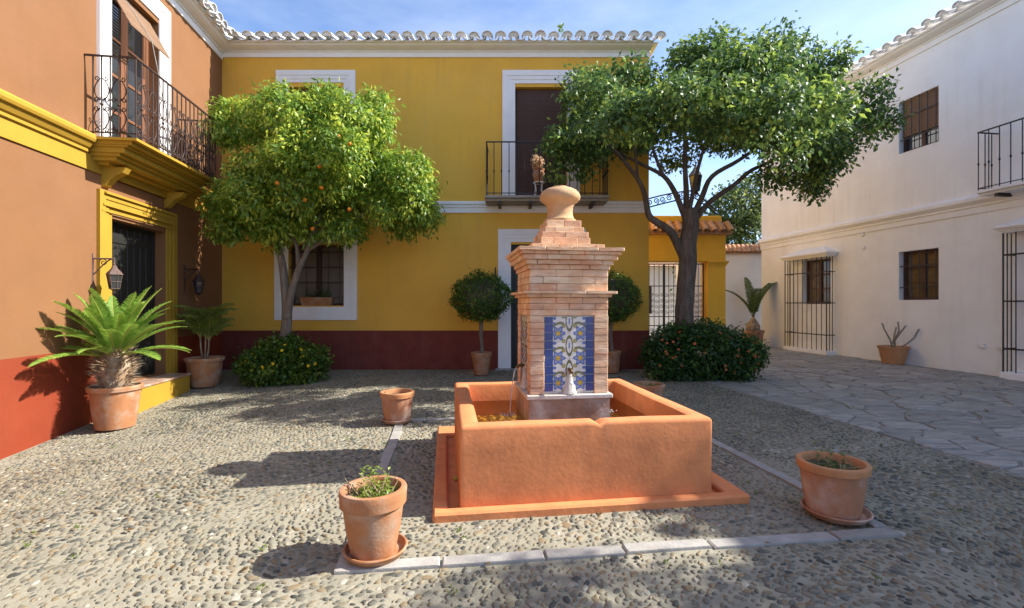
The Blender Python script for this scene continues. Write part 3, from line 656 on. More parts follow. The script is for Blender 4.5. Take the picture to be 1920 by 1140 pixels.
# ================================================================== WHITE HOUSE (right)
wh = empty('white_house', (8.2, 15.6, 0), -math.pi/2+A, 'long white limewashed house with iron window grilles beside the flagstone paving', 'house')
RX = lambda u: (15.6-10.41/((u-960)/F+.1417))/CA
xw0, xw1 = RX(1685), RX(1760); wr1 = (xw0, xw1, 4.78, 5.96); wr2 = (xw0, xw1, 1.44, 2.54); wr3 = (1.82, 2.83, 1.35, 2.6); wr4 = (7.35, 8.4, 1.0, 2.6); wr5 = (7.2, 8.4, 3.46, 5.9)
XB = 20; ZR = 6.84
wall_mesh(0, XB, -.05, ZR+.3, [wr1, wr2, wr3, wr4, wr5], rev=.22).build('wall', M['white'], wh, recalc=False)
b = MB(); b.add([(0,0,-.05),(0,8,-.05),(0,8,ZR+.3),(0,0,ZR+.3)], [(3,2,1,0)]); b.add([(XB,0,-.05),(XB,8,-.05),(XB,8,ZR+.3),(XB,0,ZR+.3)], [(0,1,2,3)]); b.add([(0,8,-.05),(XB,8,-.05),(XB,8,ZR+.3),(0,8,ZR+.3)], [(0,1,2,3)]); b.add([(0,0,ZR+.3),(XB,0,ZR+.3),(XB,8,ZR+.3),(0,8,ZR+.3)], [(0,1,2,3)]); b.build('side_wall', M['white'], wh, recalc=False)
cornice(wh, -.02, XB, ZR, M['white'], s=1.0, p=1.1)
b = MB(); b.add([(-.05,-.2,ZR+.275),(XB,-.2,ZR+.275),(XB,4,ZR+1.6),(-.05,4,ZR+1.6),(XB,8.2,ZR+.275),(-.05,8.2,ZR+.275),(-.05,-.2,ZR+.27),(XB,-.2,ZR+.27),(XB,8.2,ZR+.27),(-.05,8.2,ZR+.27)], [(0,1,2,3),(3,2,4,5),(6,9,8,7),(0,6,7,1),(1,7,8,4,2),(4,8,9,5),(5,9,6,0,3)]); rf = b.build('roof', M['tile'], wh); eave_tiles(rf, .05, 12.1, -.46, ZR+.26, pitch=.3)
b = MB(); b.mould([(0,3.12),(-.025,3.12),(-.025,3.24),(-.05,3.25),(-.05,3.29),(-.08,3.32),(-.12,3.36),(-.12,3.42),(-.09,3.46),(0,3.5)], -.02, XB); b.build('string_course', M['white'], wh)
wa = french_window(wh, *wr1, y=.15, gm='glass', panes=3); wb = french_window(wh, *wr2, y=.15, gm='amber', panes=3); wc = french_window(wh, *wr3, y=.13, gm='amber', panes=3); french_window(wh, *wr4, y=.13, gm='amber', panes=3); french_window(wh, *wr5, y=.15)
bl = empty('wooden_blind', (8.2, 15.6, 0), -math.pi/2+A, 'weathered slatted blind hanging half down in the barred upper window of the white house', 'blind'); blind_sheet('slats', bl, wr1[0]+.02, wr1[1]-.02, wr1[2]+.36, wr1[3]-.01, .09, M['slatlt'], .04)
bl = empty('wooden_blind', (8.2, 15.6, 0), -math.pi/2+A, 'slatted blind over the balcony door of the white house', 'blind'); blind_sheet('slats', bl, wr5[0]+.02, wr5[1]-.02, wr5[2]+.1, wr5[3]-.01, .09, M['slat'], .04)
for w, (a, c, d, e) in ((wa, wr1), (wb, wr2)):
    for i in range(5): x = a+(c-a)*(i+.5)/5; MB().tube([(x, .04, d), (x, .04, e)], .009).build('bar', M['iron'], w)
    for i in range(2): z = d+(e-d)*(i+.6)/2.3; MB().box(a, c, .034, .046, z-.011, z+.011).build('crossbar', M['iron'], w)
straight_balcony(wh, 6.74, 9.3, .44, 3.46, 4.56, M['white'], M['iron'], True, .17)
def bay_grille(x0, x1, q, z0, z1):
    b = MB(); b.bbox(x0-.04, x1+.04, -q-.04, 0, -.05, z0, .012); g = b.build('window_grille', M['white'], wh)
    for i in range(10): x = x0+(x1-x0)*i/9; MB().tube([(x, -q, z0), (x, -q, z1)], .014 if i in (0, 9) else .0095).build('bar', M['iron'], g)
    for xx in (x0, x1):
        for t in (.35, .7): MB().tube([(xx, -q*(1-t), z0), (xx, -q*(1-t), z1)], .0095).build('bar', M['iron'], g)
    for z in (z0+.42, z0+1.28, z0+2.12):
        b = MB(); b.box(x0-.01, x1+.01, -q-.008, -q+.008, z-.014, z+.014); b.box(x0-.008, x0+.008, -q+.009, 0, z-.012, z+.012); b.box(x1-.008, x1+.008, -q+.009, 0, z-.012, z+.012); b.build('crossbar', M['iron'], g)
    b = MB()
    for (za, zb, d) in ((z1, z1+.03, .02), (z1+.03, z1+.06, .05), (z1+.06, z1+.085, .08), (z1+.085, z1+.12, .11)): b.box(x0-d, x1+d, -q-d, 0, za, zb)
    b.add([(x0-.1,-q-.1,z1+.1205),(x1+.1,-q-.1,z1+.1205),(x1+.1,0,z1+.1205),(x0-.1,0,z1+.1205),(x0+.35,0,z1+.32),(x1-.35,0,z1+.32)], [(0,1,5,4),(1,2,5),(3,0,4),(2,3,4,5),(0,3,2,1)])
    b.build('canopy', M['white'], g)
bay_grille(1.41, 2.965, .25, .1, 2.62); bay_grille(7.0, 8.75, .25, .12, 2.64)
for (x, z, l_) in ((6.47, .54, 'square white plastic junction box low on the white wall, farther from the tall grille'), (6.78, .53, 'square white plastic junction box low on the white wall, beside the tall grille')):
    b = MB(); b.bbox(-.06, .06, -.035, 0, -.04, .04, .006); o = b.build('junction_box', M['plastic']); o.matrix_world = Matrix.Translation((8.2, 15.6, 0)) @ Matrix.Rotation(-math.pi/2+A, 4, 'Z') @ Matrix.Translation((x, -.001, z)); tag(o, l_, 'electric box')
for (x, z) in ((RX(1618), CH+130/F*11.8), (RX(1620), CH+105/F*11.8)):
    b = MB(); b.lathe([(0,0),(.05,0),(.055,.012),(.03,.02),(0,.022)], 14); o = b.build('wall_vent', M['plastic'], wh, True); o.rotation_euler = (math.pi/2, 0, 0); o.location = (x, -.001, z)

# ================================================================== garden wall, gate wall, gate
b = empty('garden_wall', (0, 15.9, 0), 0, 'low white garden wall with brown tile coping between gate and white house', 'wall')
MB().box(5.6, 8.6, 0, .3, -.05, 3.02).build('wall', M['white'], b)
q = MB(); q.mould([(-.08,3.02),(.38,3.02),(.38,3.06),(.15,3.36),(-.08,3.06)], 5.6, 8.6); cp = q.build('coping', M['clay'], b)
for i in range(15):
    o = link('coping_tile', TCC, cp); o.location = (6.4+i*.15, -.11, 3.07); o.rotation_euler = (.85, 0, random.uniform(-.05, .05)); o.scale = (.75, .85, .75)
gx0, gx1, GY = 3.1, 5.36, 13.0
gw = empty('gate_wall', (0, GY, 0), 0, 'bright yellow gateway wall roofed with clay tiles beyond the big tree', 'wall')
b = MB(); b.box(gx0-.45, gx0, 0, .45, -.05, 2.52); b.box(gx1, gx1+.49, 0, .45, -.05, 2.52); b.box(gx0-.45, gx1+.49, 0, .45, 2.52, 3.24); b.build('wall', M['gold'], gw)
b = MB()
for (z, d) in ((2.40, .03), (2.45, .05), (2.49, .07)): b.box(gx1-.0+.001, gx1+.49+d, -d, .45+d, z, z+.035)
b.build('capital', M['gold'], gw)
b = MB(); b.mould([(-.12,3.24),(.57,3.24),(.57,3.3),(.225,3.62),(-.12,3.3)], gx0-.45, gx1+.62); rf = b.build('roof', M['clay'], gw)
eave_tiles(rf, gx0-.4, gx1+.55, -.25, 3.26, pitch=.235, slope=.75, cov=TCC, cha=TDC)
b = MB(); b.bbox(gx0-.45, gx1+.45, .13, .33, 3.60, 3.80, .03); b.build('ridge', M['gold'], rf)
gt = empty('iron_gate', (0, GY+.2, 0), 0, 'black wrought iron double gate with scrolls under the tiled yellow gateway', 'gate')
b = ring(MB(), gx0+.02, gx1-.02, .05, 2.48, .035, 0, .03); b.box((gx0+gx1)/2-.03, (gx0+gx1)/2+.03, 0, .03, .09, 2.44); b.build('frame', M['iron'], gt)
n = 16
for i in range(1, n):
    if i == n//2: continue
    x = gx0+.04+(gx1-gx0-.08)*i/n; MB().tube([(x, .015, .085), (x, .015, 2.445)], .009).build('bar', M['iron'], gt)
for z in (.75, 1.0, 1.85): MB().box(gx0+.055, gx1-.055, .006, .024, z-.012, z+.012).build('crossbar', M['iron'], gt)
b = MB()
for i in range(n):
    x = gx0+.04+(gx1-gx0-.08)*(i+.5)/n
    for zc in (1.13, 1.28, 1.43, 1.6): b.tube(scroll((x, zc), .055, 0, 1.3, 1 if i % 2 else -1, 18), .007, 4, False)
    for zc in (.5, .63): b.tube(scroll((x, zc), .055, 0, 1.3, 1 if i % 2 else -1, 18), .007, 4, False)
b.build('scrollwork', M['iron'], gt).location = (0, .015, 0)
# overthrow with lantern above the gate
ov = empty('iron_overthrow', (0, GY+.22, 0), 0, 'black scrolled iron arch rising over the tiled gateway', 'ironwork')
def ovz(x): t = (x-3.0)/(5.05-3.0); return 3.72+.62*min(1, max(0, t))**.7 if x <= 5.05 else 4.34-.55*((x-5.05)/.75)
for off, nm in ((0, 'lower_rod'), (.24, 'upper_rod')):
    pts = [(x, 0, ovz(x)+off*(1-abs((x-3.9)/2.2)**2)) for x in np.linspace(2.9, 5.7, 22)]; MB().tube(pts, .02, 6).build(nm, M['iron'], ov)
for k, x in enumerate(np.linspace(3.1, 5.3, 13)):
    MB().tube(scroll((x, ovz(x)+.12), .085, k, 1.4, 1 if k % 2 else -1, 22), .015, 5).build('scroll', M['iron'], ov)
def lantern(name, loc, rz, label, mm, s=1.0, hang=True, bracket=.0, post=0):
    e = empty(name, loc, rz, label, 'lantern')
    b = MB()
    tw, bw, hh = .13*s, .085*s, .30*s
    for k in range(6):
        a = k*math.pi/3; b.tube([(bw*math.cos(a), bw*math.sin(a), 0), (tw*math.cos(a), tw*math.sin(a), hh)], .008*s, 4)
    for (r, z) in ((bw, 0), (tw, hh), ((bw+tw)/2, hh*.5)): b.tube([(r*math.cos(k*math.pi/3), r*math.sin(k*math.pi/3), z) for k in range(7)], .009*s, 4)
    b.build('cage', mm, e)
    MB().lathe([(tw*1.15, hh), (tw*.95, hh+.05*s), (tw*.45, hh+.13*s), (tw*.35, hh+.17*s), (.02*s, hh+.2*s), (.025*s, hh+.23*s), (0, hh+.26*s)], 6).build('roof', mm, e)
    MB().lathe([(bw*.93, .01*s), (tw*.93, hh-.01*s)], 6).build('glass', M['glass'], e)
    MB().lathe([(0, -.09*s), (.018*s, -.07*s), (.012*s, -.05*s), (bw, -.005*s), (bw, 0), (0, 0.004)], 6).build('base', mm, e)
    if bracket:
        b = MB(); zt_ = hh+.26*s; b.tube([(0, 0, zt_-.02), (0, 0, zt_+.05)], .008); b.tube([(0, 0, zt_+.05), (0, bracket, zt_+.05)], .011); b.tube([(0, bracket, zt_+.12), (0, bracket, zt_-.35)], .013)
        b.tube([(0, bracket*(1-t), zt_+.05-.22*math.sin(math.pi/2*(1-t))**1.0*(1-t)) for t in np.linspace(0, 1, 10)], .008)
        b.tube([(0, p[0], p[2]) for p in scroll((bracket*.5, zt_-.0), .05, 0, 1.4)], .006, 5)
        b.build('bracket', mm, e)
    if post: MB().tube([(0, 0, -.09*s), (0, 0, -.09*s-post)], .014).build('post', mm, e)
    return e
p0 = at(1304, 360, GY+.22); lantern('arch_lantern', (p0.x, p0.y, ovz(5.02)+.17), 0, 'black six-sided iron lantern standing on the arch over the gateway', M['iron'], 1.35, post=.06)
wfl = lambda x, o, z: tuple(Vector((-6.02, 9.85, 0))+Vector((-SA, CA, 0))*x+Vector((CA, SA, 0))*o+Vector((0, 0, z)))
lantern('wall_lantern', wfl(S(6.28)-.05, .26, 1.55), math.pi/2+A, 'coppery lantern hung on a bracket beside the yellow door frame above the sago palm', M['lampmetal'], .62, bracket=.26)
lantern('wall_lantern', wfl(S(8.42), .24, 1.55), math.pi/2+A, 'dark lantern on the orange wall between the door and the house corner', M['rust'], .66, bracket=.24)
lantern('wall_lantern', (U(928)+.01, 9.85-.2, 1.66), 0, 'small black lantern beside the white door frame above the round topiary', M['iron'], .6, bracket=.2)

# ================================================================== things beyond the gate
bh = empty('far_white_house', (4.5, 22, 0), 0, 'white house glimpsed through the bars of the iron gate', 'house')
wall_mesh(-4, 4.5, -.1, 3.1, [(-1.2, -.2, .9, 2.2), (1.0, 2.0, .9, 2.2)], rev=.2).build('wall', M['white'], bh, recalc=False)
MB().box(-4, 4.5, .3, 5, -.1, 3.1).build('body', M['white'], bh)
for x in (-1.2, 1.0): french_window(bh, x, x+1, .9, 2.2, y=.12)
b = MB(); b.mould([(-.3,3.1),(5.3,3.1),(2.6,3.55)], -4.2, 4.7); b.build('roof', M['clay'], bh)

# ================================================================== FOUNTAIN
fo_ = empty('fountain', tuple(FC), A, 'square terracotta basin fountain with brick pillar and blue tiled panel in the courtyard', 'fountain')
# plinth: border with drainage channels left and right
b = MB(); o_ = 1.075; i_ = .875; BX, BY = -.03, -.12
b.bbox(-o_, o_, -o_, -i_+BY+.005, -.06, .045, .014); b.bbox(-o_, o_, i_+BY-.005, o_, -.06, .045, .014)
b.bbox(-o_, -i_+BX-.075, -i_+BY+.006, i_+BY-.006, -.06, .045, .012); b.bbox(i_+BX+.085, o_, -i_+BY+.006, i_+BY-.006, -.06, .045, .012)
b.box(-i_+BX-.074, i_+BX+.084, -i_+BY+.006, i_+BY-.006, -.06, .004)
b.build('plinth', M['basin'], fo_)
# basin: rounded profile swept round a square, hand-rendered unevenness and an overflow notch
ho, hi, zr_ = .872, .742, .563; NP = 40
prof = [(ho,.0),(ho,.2),(ho,.40),(ho,.535),(ho-.003,.549),(ho-.012,.559),(ho-.024,zr_),(ho-.08,zr_+.001),(hi+.03,zr_),(hi+.008,zr_-.008),(hi,.535),(hi,.4),(hi,.3),(hi,.2)]
b = MB(); rows = []
def sq(t, h):                                          # t in 0..4 round a square of half width h with rounded corners
    k = int(t) % 4; f = t-int(t); p = Vector((-h+2*h*f, -h)); cr_ = .02
    d0 = min(f, 1-f)*2*h; cr_ = .016
    if d0 < cr_: a = (1-d0/cr_)*math.pi/4; sg_ = -1 if f < .5 else 1; p = Vector((sg_*(h-cr_+cr_*math.sin(a)), -(h-cr_)-cr_*math.cos(a)))
    for _ in range(k): p = Vector((-p.y, p.x))
    return p
ts = []
for k in range(4): ts += [k+0, k+.003, k+.006, k+.0095]+[k+.02+.96*j/(NP-1) for j in range(NP)]+[k+.9905, k+.994, k+.997]
for (h, z) in prof:
    row = []
    for t in ts:
        p = sq(t, h); zz = z; nn = noise.noise((p.x*2.2, p.y*2.2, z*2.2)); wv = Vector((p.x, p.y)).normalized()*nn*.006
        if z > .5: zz += .004*noise.noise((p.x*3, p.y*3, 5))
        if int(t) == 0 and z > .5:
            d = (p.x-.06)/.022; zz -= .024*math.exp(-d*d)
        row.append(len(b.v)); b.v.append((p.x+wv.x, p.y+wv.y, zz))
    rows.append(row)
m = len(ts)
for r in range(len(rows)-1):
    for k in range(m): b.f.append((rows[r][k], rows[r][(k+1) % m], rows[r+1][(k+1) % m], rows[r+1][k]))
bs = b.build('basin', M['basin'], fo_, 'auto'); bs.location = (BX, BY, 0)
MB().box(-hi-.03, hi+.03, -hi-.03, hi+.03, .2, .25).build('basin_floor', M['basinfloor'], fo_).location = (BX, BY, 0)
b = MB(); b.add([(-hi-.012,-hi-.012,.392),(hi+.012,-hi-.012,.392),(hi+.012,hi+.012,.392),(-hi-.012,hi+.012,.392)], [(0,1,2,3)]); b.build('water', M['water'], fo_).location = (BX, BY, 0)
# pillar
pil = MB().box(-.335, .335, -.335, .335, .071, .585).build('pillar', M['stonewet'], fo_)
MB().bbox(-.355, .355, -.355, .355, .5852, .622, .006).build('ledge', M['marble'], fo_)
MB().box(-.30, .30, -.30, .30, .6222, 1.79).build('core', M['mortar'], pil)
unit = MB().bbox(-.5, .5, -.5, .5, -.5, .5, .035).mesh('brick', M['brick'])
def brick(x0, x1, y0, y1, z0, z1):
    o = link('brick', unit, pil); j = .002
    o.location = ((x0+x1)/2+random.uniform(-.002, .002), (y0+y1)/2+random.uniform(-.002, .002), (z0+z1)/2)
    o.scale = (abs(x1-x0)-j, abs(y1-y0)-j, abs(z1-z0)-j); o.rotation_euler = (random.uniform(-.006, .006), random.uniform(-.012, .012), random.uniform(-.008, .008)); return o
def course(z0, z1, h, shift=0., dep=.13, nb=3, gap=None):
    def side(a0, a1, gp):
        cuts = [a0]+[a0+(a1-a0)*((k+shift) % nb)/nb for k in range(nb)]+[a1]; cuts = sorted(set(round(c, 4) for c in cuts)); cuts = [c for c in cuts if True]
        segs = [(cuts[k], cuts[k+1]) for k in range(len(cuts)-1) if cuts[k+1]-cuts[k] > .012]
        if gp: segs = [(a0, -gp), (gp, a1)]
        return segs
    for (p, q) in side(-h, h, gap): brick(p, q, -h, -h+dep, z0, z1); brick(p, q, h-dep, h, z0, z1)
    for (p, q) in side(-h+dep+.002, h-dep-.002, min(gap, h-dep-.03) if gap else None): brick(-h, -h+dep, p, q, z0, z1); brick(h-dep, h, p, q, z0, z1)
z = .624; k = 0
zs = np.linspace(.624, 1.256, 13)
for k in range(12): course(zs[k], zs[k+1], .325, 0, .11, 3, .207)
zs = np.linspace(1.256, 1.405, 4)
for k in range(3): course(zs[k], zs[k+1], .325, .5*(k % 2), .11)
course(1.405, 1.432, .352, .5, .14); course(1.432, 1.456, .385, 0, .17)
zs = np.linspace(1.456, 1.63, 4)
for k in range(3): course(zs[k], zs[k+1], .325, .5*(k % 2), .11)
for (za, zb, h, s) in ((1.63,1.668,.338,0),(1.668,1.705,.36,.5),(1.705,1.745,.388,0),(1.745,1.772,.408,.5),(1.772,1.802,.428,0)): course(za, zb, h, s, .16, 4)
MB().box(-.40, .40, -.40, .40, 1.785, 1.7955).build('core', M['mortar'], pil)
course(1.802, 1.842, .305, .5, .16, 4); MB().box(-.29, .29, -.29, .29, 1.796, 1.838).build('core', M['mortar'], pil)
course(1.842, 1.905, .212, .5, .1, 2); course(1.905, 1.955, .20, 0, .1, 2); MB().box(-.19, .19, -.19, .19, 1.838, 1.95).build('core', M['mortar'], pil)
course(1.955, 2.0, .168, .5, .084, 2); course(2.0, 2.06, .15, .0, .075, 2); MB().box(-.14, .14, -.14, .14, 1.95, 2.058).build('core', M['mortar'], pil)
MB().lathe([(.0,2.06),(.14,2.06),(.14,2.082),(.124,2.092),(.113,2.12),(.110,2.16),(.116,2.20),(.134,2.228),(.160,2.245),(.174,2.262),(.178,2.285),(.170,2.31),(.15,2.335),(.125,2.348),(.12,2.352),(.07,2.358),(.065,2.375),(0,2.377)], 32).build('finial', M['finial'], pil, 'auto')
# tile panels
def tile_colour(x, z):                                 # painted pattern: blue flowers with yellow hearts, olive scrolls on white
    cx = .0; px = .196/2; best = (.66,.66,.62)
    zz = (z+.03) % .2-.1; xx = abs(x)-.093; ang = math.atan2(zz, xx); r = math.hypot(xx, zz)
    rp = .052+.011*math.cos(6*ang)
    if r < .017: return (.62,.40,.06)
    if r < .021: return (.30,.22,.05)
    if r < rp: 
        return (.09,.15,.38) if (r > rp-.014 or math.cos(6*ang) < -.45) else (.22,.30,.50)
    # olive scroll ovals round the axis and leaves between
    e = math.hypot(abs(x)/.03, (((z+.13) % .2)-.1)/.082)
    if .72 < e < 1.05: return (.13,.13,.06)
    if e < .3: return (.14,.22,.46)
    l1 = abs(zz-.085+.4*(xx+.02)**2*20)
    if l1 < .010 and abs(xx) < .05: return (.17,.18,.08)
    l2 = math.hypot(xx+.045, abs(zz)-.062)
    if l2 < .017: return (.20,.21,.09) if l2 > .008 else (.55,.42,.12)
    l3 = math.hypot(xx-.03, abs(zz)-.078)
    if l3 < .014: return (.10,.16,.42)
    return best
def painted_tile(x0, x1, z0, z1, y, par, fn):
    nx, nz_ = max(2, int((x1-x0)/.004)), max(2, int((z1-z0)/.004)); me = bpy.data.meshes.new('tile'); vs, fs, cols = [], [], []
    for j in range(nz_+1):
        for i in range(nx+1):
            x = x0+(x1-x0)*i/nx; z = z0+(z1-z0)*j/nz_; vs.append((x, y, z)); cols.append((*fn(x, z-.642), 1))
    for j in range(nz_):
        for i in range(nx): k = j*(nx+1)+i; fs.append((k, k+1, k+nx+2, k+nx+1))
    n0 = len(vs); vs += [(x0, y+.012, z0), (x1, y+.012, z0), (x1, y+.012, z1), (x0, y+.012, z1)]; cols += [(.5,.48,.45,1)]*4
    c = (0, nx, (nz_+1)*(nx+1)-1, nz_*(nx+1))
    for q in range(4): fs.append((c[(q+1) % 4], c[q], n0+q, n0+(q+1) % 4))
    me.from_pydata(vs, [], fs); a = me.color_attributes.new('col', 'FLOAT_COLOR', 'POINT'); a.data.foreach_set('color', np.array(cols, np.float32).reshape(-1)); me.materials.append(M['ttile'])
    return link('tile', me, par)
for s_ in range(4):
    p = MB().box(-.207, .207, -.309, -.302, .626, 1.255).build('tile_panel', M['lime'], pil if False else fo_); p.rotation_euler = (0, 0, s_*math.pi/2)
    zs = [.642+.0685*k for k in range(9)]+[1.247]
    bv = [random.uniform(.85, 1.2) for _ in range(40)]
    for k in range(9):
        for sx in (-1, 1):
            f_ = bv[k*2+(sx > 0)]; xa, xb = (-.2035, -.1375) if sx < 0 else (.1375, .2035)
            painted_tile(xa, xb, zs[k]+.0025, zs[k+1]-.0025, -.316, p, lambda x, z: (.04*f_, .075*f_, .25*f_))
    zs = [.642, .775, .91, 1.045, 1.18, 1.247]
    for k in range(5):
        for (xa, xb) in ((-.135, -.001), (.001, .135)): painted_tile(xa, xb, zs[k]+.001, zs[k+1]-.001, -.316, p, tile_colour)
    # spout with lime build-up
    b = MB(); b.tube([(0, -.315, .82), (0, -.35, .822), (0, -.375, .812), (0, -.383, .80)], [.016, .015, .015, .017], 10); b.build('spout', M['bronze'], p, True)
    b = MB(); NZ_ = 16
    for j in range(NZ_+1):
        t = j/NZ_; hw = .012+.05*t**1.5
        for i in range(13):
            f = i/12*2-1; zz_ = .84-.215*t; dp = (1-f*f)**.5*(.010+.03*t**2)+.003*noise.noise((f*4, t*9, s_)); b.v.append((f*hw*(1+.15*noise.noise((t*6, f, 3+s_))), -.3165-dp, zz_))
    for j in range(NZ_):
        for i in range(12): k = j*13+i; b.f.append((k, k+1, k+14, k+13))
    b.build('limescale', M['lime'], p, True, recalc=True)
# water jets from the side spouts
for s_ in (1, 3):
    b = MB(); pts = [(0, -.385-.06*t, .798-.41*t*t*1.0) for t in np.linspace(0, 1, 12)]; b.tube(pts, [.007-.003*math.sin(t*9)**2 for t in np.linspace(0, 1, 12)], 6); o = b.build('water_jet', M['jet'], fo_, True); o.rotation_euler = (0, 0, s_*math.pi/2)
    b = MB()
    for k in range(14):
        a = random.uniform(0, 6.28); r = random.uniform(.01, .08); c = (r*math.cos(a), -.445+r*math.sin(a), .395+random.uniform(0, .012)); rr = random.uniform(.004, .011); b.lathe([(0, -rr), (rr, 0), (0, rr)], 6, c)
    o = b.build('splash', M['jet'], fo_, True); o['kind'] = 'stuff'; o.rotation_euler = (0, 0, s_*math.pi/2)
gfr = MB().lathe([(0,-.016),(.012,-.011),(.017,0),(.012,.011),(0,.016)], 12); o = gfr.build('fallen_fruit', M['lime_fruit'], None, True); fx, fy = floc(-.915, -.42); o.location = (fx, fy, .021); tag(o, 'small green fruit lying in the channel beside the fountain basin', 'fruit')

# ================================================================== POTS
def pot(loc, R, h, label, m, rb=None, band=.09, soil=True, group=None, rimm=None, tilt=0, name='terracotta_pot'):
    rb = rb or R*.66; e = empty(name, loc, random.uniform(0, 6), label, 'plant pot', group); n = 40
    rl = R*.94
    prof = [(rb*.9, 0), (rb, .008), (rb+(rl-rb)*.5, (h-band)*.5), (rl*.955, h-band)]
    inn = [(rl*.955-.0, h-band), (rl*.955-.02, h-band+.001), (rl*.9, h*.8), (rb*.85, h*.3)]
    MB().lathe([(0, 0)]+prof+[(rl*.955-.018, h-band), (rb*.9, h*.45), (0, h*.45)], n).build('body', m, e, 'auto')
    MB().lathe([(rl*.93, h-band-.002), (R*.975, h-band+.001), (R*.985, h-band*.5), (R, h-.012), (R-.004, h-.003), (R-.012, h), (R-.03, h-.002), (R-.036, h-.012), (rl*.9-.012, h-band-.002)], n, closed=True).build('rim', rimm or m, e, 'auto')
    if soil:
        b = MB(); N_ = 18; rs = (R-.034)*.985
        b.v.append((0, 0, h-.035))
        for r in (1, 2, 3):
            for k in range(N_): a = 2*math.pi*k/N_; b.v.append((rs*r/3*math.cos(a), rs*r/3*math.sin(a), h-.05+.016*noise.noise((r, k*.9, loc[0]))))
        b.f += [(0, 1+k, 1+(k+1) % N_) for k in range(N_)]
        for r in (0, 1): b.f += [(1+r*N_+k, 1+(r+1)*N_+k, 1+(r+1)*N_+(k+1) % N_, 1+r*N_+(k+1) % N_) for k in range(N_)]
        b.build('soil', M['soil'], e, True)
    return e
def saucer(loc, R, label, m=None):
    b = MB(); b.lathe([(0,0),(R*.8,0),(R*.86,.006),(R,.04),(R-.004,.046),(R-.012,.045),(R*.83,.014),(0,.012)], 40)
    o = b.build('pot_saucer', m or M['terra'], None, 'auto'); o.location = loc; tag(o, label, 'saucer'); return o
def onground(x, y, dz=0): return (x, y, gz(x, y)+dz)
PZ = .004
P1 = onground(-.735, 2.56, PZ); P3 = onground(2.07, 3.035, PZ); P2 = onground(-1.31, 5.42, PZ); P4 = onground(1.72, 5.98, .02)
S_ = .0125
saucer(P1, .170, 'orange terracotta saucer under the pot of green sprouts'); pot((P1[0]-.012, P1[1], P1[2]+S_), .178, .35, 'clean orange terracotta pot with moss and thin green sprouts on kerb', M['terra'], .118, .085)
saucer(P3, .195, 'mossy brown saucer under the chalky pot beside the kerb corner', M['terraold']); pot((P3[0]-.02, P3[1], P3[2]+S_), .205, .335, 'chalky weathered pot with bare orange rim and dead twigs', M['terraold'], .145, .05, rimm=M['rimterra'])
saucer(P2, .165, 'flat terracotta saucer under the empty pot at the kerb corner', M['terraold']); pot((P2[0], P2[1], P2[2]+S_), .195, .34, 'chalky terracotta pot holding bare soil behind the fountain kerb', M['terraold'], .14, .06, rimm=M['rimterra'])
pot(P4, .2, .33, 'terracotta pot half hidden behind the fountain basin with pale sprouts', M['terra'], .14, .06)
PS = onground(-4.97, 5.95, PZ); pot(PS, .285, .53, 'large terracotta pot holding the sago palm against the red base band', M['terra'], .20, .06)
PA = onground(-5.36, 8.28, PZ); pot(PA, .31, .5, 'large terracotta pot with slender palm at the orange house corner', M['terra'], .215, .06)
PT1 = onground(-.585, 9.05, PZ); pot(PT1, .2, .43, 'terracotta pot of the round topiary left of the white door frame, in full view', M['terra'], .135, .08)
PT2 = onground(1.95, 9.35, PZ); pot(PT2, .2, .43, 'terracotta pot of the round topiary partly hidden by the brick pillar', M['terra'], .15, .08)
PW = (8.58, 10.68, PZ); pot(PW, .30, .40, 'wide clay pot with bare branching stems against the white wall', M['rimterra'], .2, .05)
PF = (7.62, 15.0, PZ); pot(PF, .33, .52, 'pale terracotta pot with a bulbous young palm before the garden wall', M['terraold'], .25, .08)

# ================================================================== PLANTS
def leaf_mesh(name, C, D, Nn, ln, wd, col, mat_, bend=.15):
    """C centres(base), D unit direction, Nn normals, arrays; one folded leaf each (5 verts, 4 tris)"""
    N = len(C); S_ = np.cross(D, Nn); S_ /= np.linalg.norm(S_, axis=1)[:, None]+1e-9; U_ = np.cross(S_, D)
    ln = ln[:, None]; wd = wd[:, None]
    V = np.stack([C, C+D*ln*.45+S_*wd+U_*wd*.35, C+D*ln*.45-S_*wd+U_*wd*.35, C+D*ln-U_*ln*bend, C+D*ln*.5-U_*wd*.05], 1).astype(np.float32)
    Fi = np.array([(0,4,1),(0,2,4),(1,4,3),(4,2,3)])
    me = bpy.data.meshes.new(name); me.vertices.add(N*5); me.vertices.foreach_set('co', V.reshape(-1))
    lv = (Fi[None]+(np.arange(N)*5)[:, None, None]).reshape(-1).astype(np.int32)
    me.loops.add(len(lv)); me.loops.foreach_set('vertex_index', lv); me.polygons.add(N*4); me.polygons.foreach_set('loop_start', np.arange(0, N*12, 3, dtype=np.int32)); me.update(calc_edges=True)
    a = me.color_attributes.new('col', 'FLOAT_COLOR', 'POINT'); cc = np.ones((N, 5, 4), np.float32); cc[:, :, :3] = col[:, None, :]; a.data.foreach_set('color', cc.reshape(-1))
    me.shade_smooth(); me.materials.append(mat_); return me
def unit_(v): return v/(np.linalg.norm(v, axis=1)[:, None]+1e-9)
def sublobes(lobes, k, f0, f1, seed):
    r = np.random.default_rng(seed); out_ = []
    for l in lobes:
        for j in range(k):
            d = r.normal(size=3); d /= np.linalg.norm(d); f = r.uniform(f0, f1); q = r.uniform(.55, .92)
            out_.append((l[0]+d[0]*l[3]*q, l[1]+d[1]*l[4]*q, l[2]+d[2]*l[5]*q, l[3]*f+.05, l[4]*f+.05, l[5]*f*.85+.05))
    return out_
